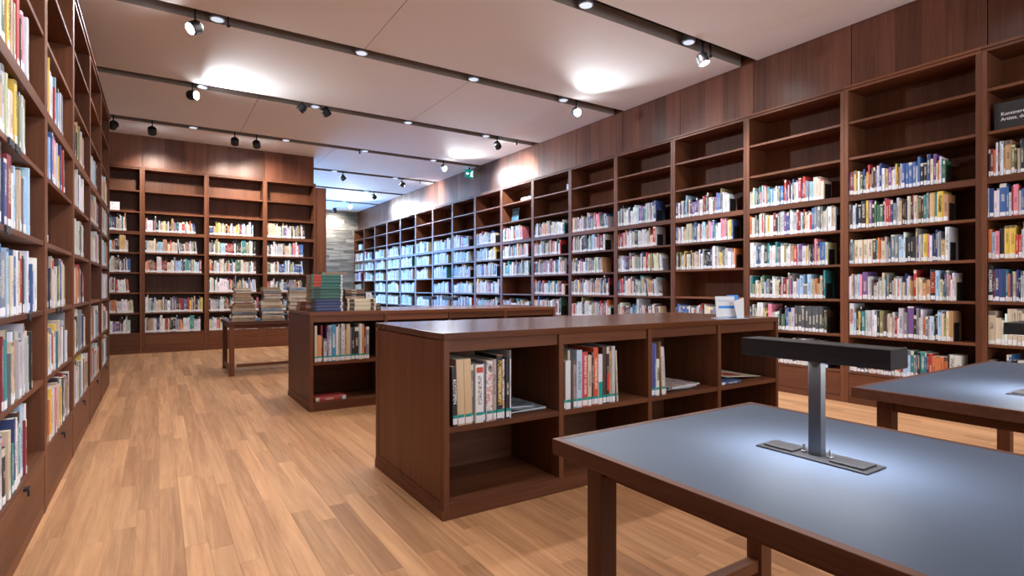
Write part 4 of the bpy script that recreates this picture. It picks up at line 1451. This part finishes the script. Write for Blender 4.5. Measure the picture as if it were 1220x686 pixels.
S = {k: 4.18 + 2.3 * k for k in range(-3, 8)}
lit = [
    (5.32, S[0], (0.15, -0.30, -0.93), 'lit black spotlight at the long wall end of the nearest slot in view', SPOT_W * 0.8, 90),
    (5.32, S[1], (-0.25, -0.88, -0.42), 'glaring spotlight at the long wall end of the second slot in view', SPOT_W, 105),
    (5.32, S[2], (0.80, 0.50, -0.52), 'lit spotlight washing the wood panels over the long wall bookcase', SPOT_W * 0.9, 84),
    (5.32, S[3], (0.15, -0.85, -0.42), 'small glaring spotlight at the long wall end of the fourth slot', SPOT_W, 110),
    (0.32, S[1], (-0.75, -0.35, -0.55), 'lit spotlight aimed at the aisle bookcase, over the aisle', SPOT_W * 0.45, 90),
    (0.40, S[2], (0.75, -0.62, -0.08), 'glaring spotlight over the aisle with a bright patch on the ceiling', SPOT_W * 0.9, 108),
    (5.28, S[6], (-0.20, -0.90, -0.30), 'distant glaring spotlight before the stone wall', SPOT_W * 1.4, 130),
]
for x, y, aim, lab, pw, cone in lit:
    spot(x, y, aim, lab, pw, cone)
spot(1.5, S[0], (-2.05, -0.5, -2.0), 'added spotlight over the aisle brightening the aisle bookcase, out of view', SPOT_W * 0.6, 100)  # unseen head added to brighten the aisle books
spot(1.5, S[-1], (-2.05, 0.3, -2.2), 'added spotlight behind the reading table brightening the aisle bookcase, out of view', SPOT_W * 0.6, 100)  # another added head out of view, more fill on the aisle side
spot(-0.61, S[3], (-0.5, 0.75, -0.5), 'black spotlight over the aisle near the back wall, half behind the bookcase top', 0)
spot(-0.08, S[3], (0.05, 0.72, -0.70), 'hanging black drum spotlight over the aisle, first along the back wall', SPOT_W * 0.5, 84, WARM, 0.17)
spot(1.17, S[3], (0.05, 0.72, -0.70), 'black drum spotlight before the back wall, the first of a close pair', SPOT_W * 0.5, 84, WARM, 0.17)
spot(1.53, S[3], (0.25, 0.75, -0.70), 'tilted black drum spotlight before the back wall, the second of a close pair', SPOT_W * 0.6, 95, WARM, 0.17)
spot(3.75, S[4], (0.5, -0.2, -0.75), 'black drum spotlight seen past the back wall corner', 0)
spot(5.26, S[4], (0.82, 0.05, -0.40), 'black spotlight lighting the panels near the exit sign', SPOT_W, 100, (0.7, 0.85, 1.0))
spot(5.3, S[5], (0.7, 0.3, -0.5), 'small tilted black spotlight in the back room', 0)
spot(5.2, 19.55, (0.12, 0.60, -0.78), 'small dark spotlight hanging close to the stone wall', SPOT_W * 0.55, 120, (1.0, 0.97, 0.9), 0.10)
spot(2.2, S[2], (0.6, 0.3, -0.7), 'small black spotlight beside a downlight in the third slot, first of two', 0, drop=0.08)
spot(1.85, S[2], (-0.6, 0.3, -0.7), 'small black spotlight beside a downlight in the third slot, second of two', 0, drop=0.08)
connector(5.5, S[0] + 0.03, 'small black sensor hanging beside the lit spotlight in the nearest slot')
connector(0.62, S[1] - 0.03, 'small black sensor with a red tip hanging over the aisle')
connector(5.75, S[2], 'small black sensor near the long wall in the third slot')
connector(3.45, S[3], 'small black sensor in the middle of the fourth slot')
connector(5.75, S[4], 'small black sensor near the exit sign')

# exit sign under the ceiling at the panels
ex = empty('exit_sign', 'small green exit sign with white arrow and running figure, under the ceiling', 'sign', (5.98, 11.3, 3.76))
bx('sign_panel', (0, 0, 0, 0.23, 0.02, 0.19), M['exit'], ex)
bx('bracket', (0.10, 0.0, 0.19, 0.13, 0.02, 0.25), M['black'], ex)
MB().prism([(0.02, 0.095), (0.06, 0.135), (0.06, 0.108), (0.10, 0.108), (0.10, 0.082), (0.06, 0.082), (0.06, 0.055)], 0, 0.002).build('arrow', M['exit_white'], ex, loc=(0, -0.0005, 0), rot=(pi / 2, 0, 0))
MB().prism([(0.13, 0.03), (0.155, 0.03), (0.16, 0.07), (0.175, 0.03), (0.205, 0.03), (0.185, 0.10), (0.205, 0.12), (0.195, 0.135), (0.165, 0.135), (0.13, 0.11), (0.14, 0.10), (0.155, 0.11), (0.145, 0.07)], 0, 0.002).build('running_figure', M['exit_white'], ex, loc=(0, -0.0005, 0), rot=(pi / 2, 0, 0))
MB().lathe([(0.014, 0), (0.014, 0.002)], 12).build('figure_head', M['exit_white'], ex, loc=(0.185, -0.0005, 0.155), rot=(pi / 2, 0, 0))
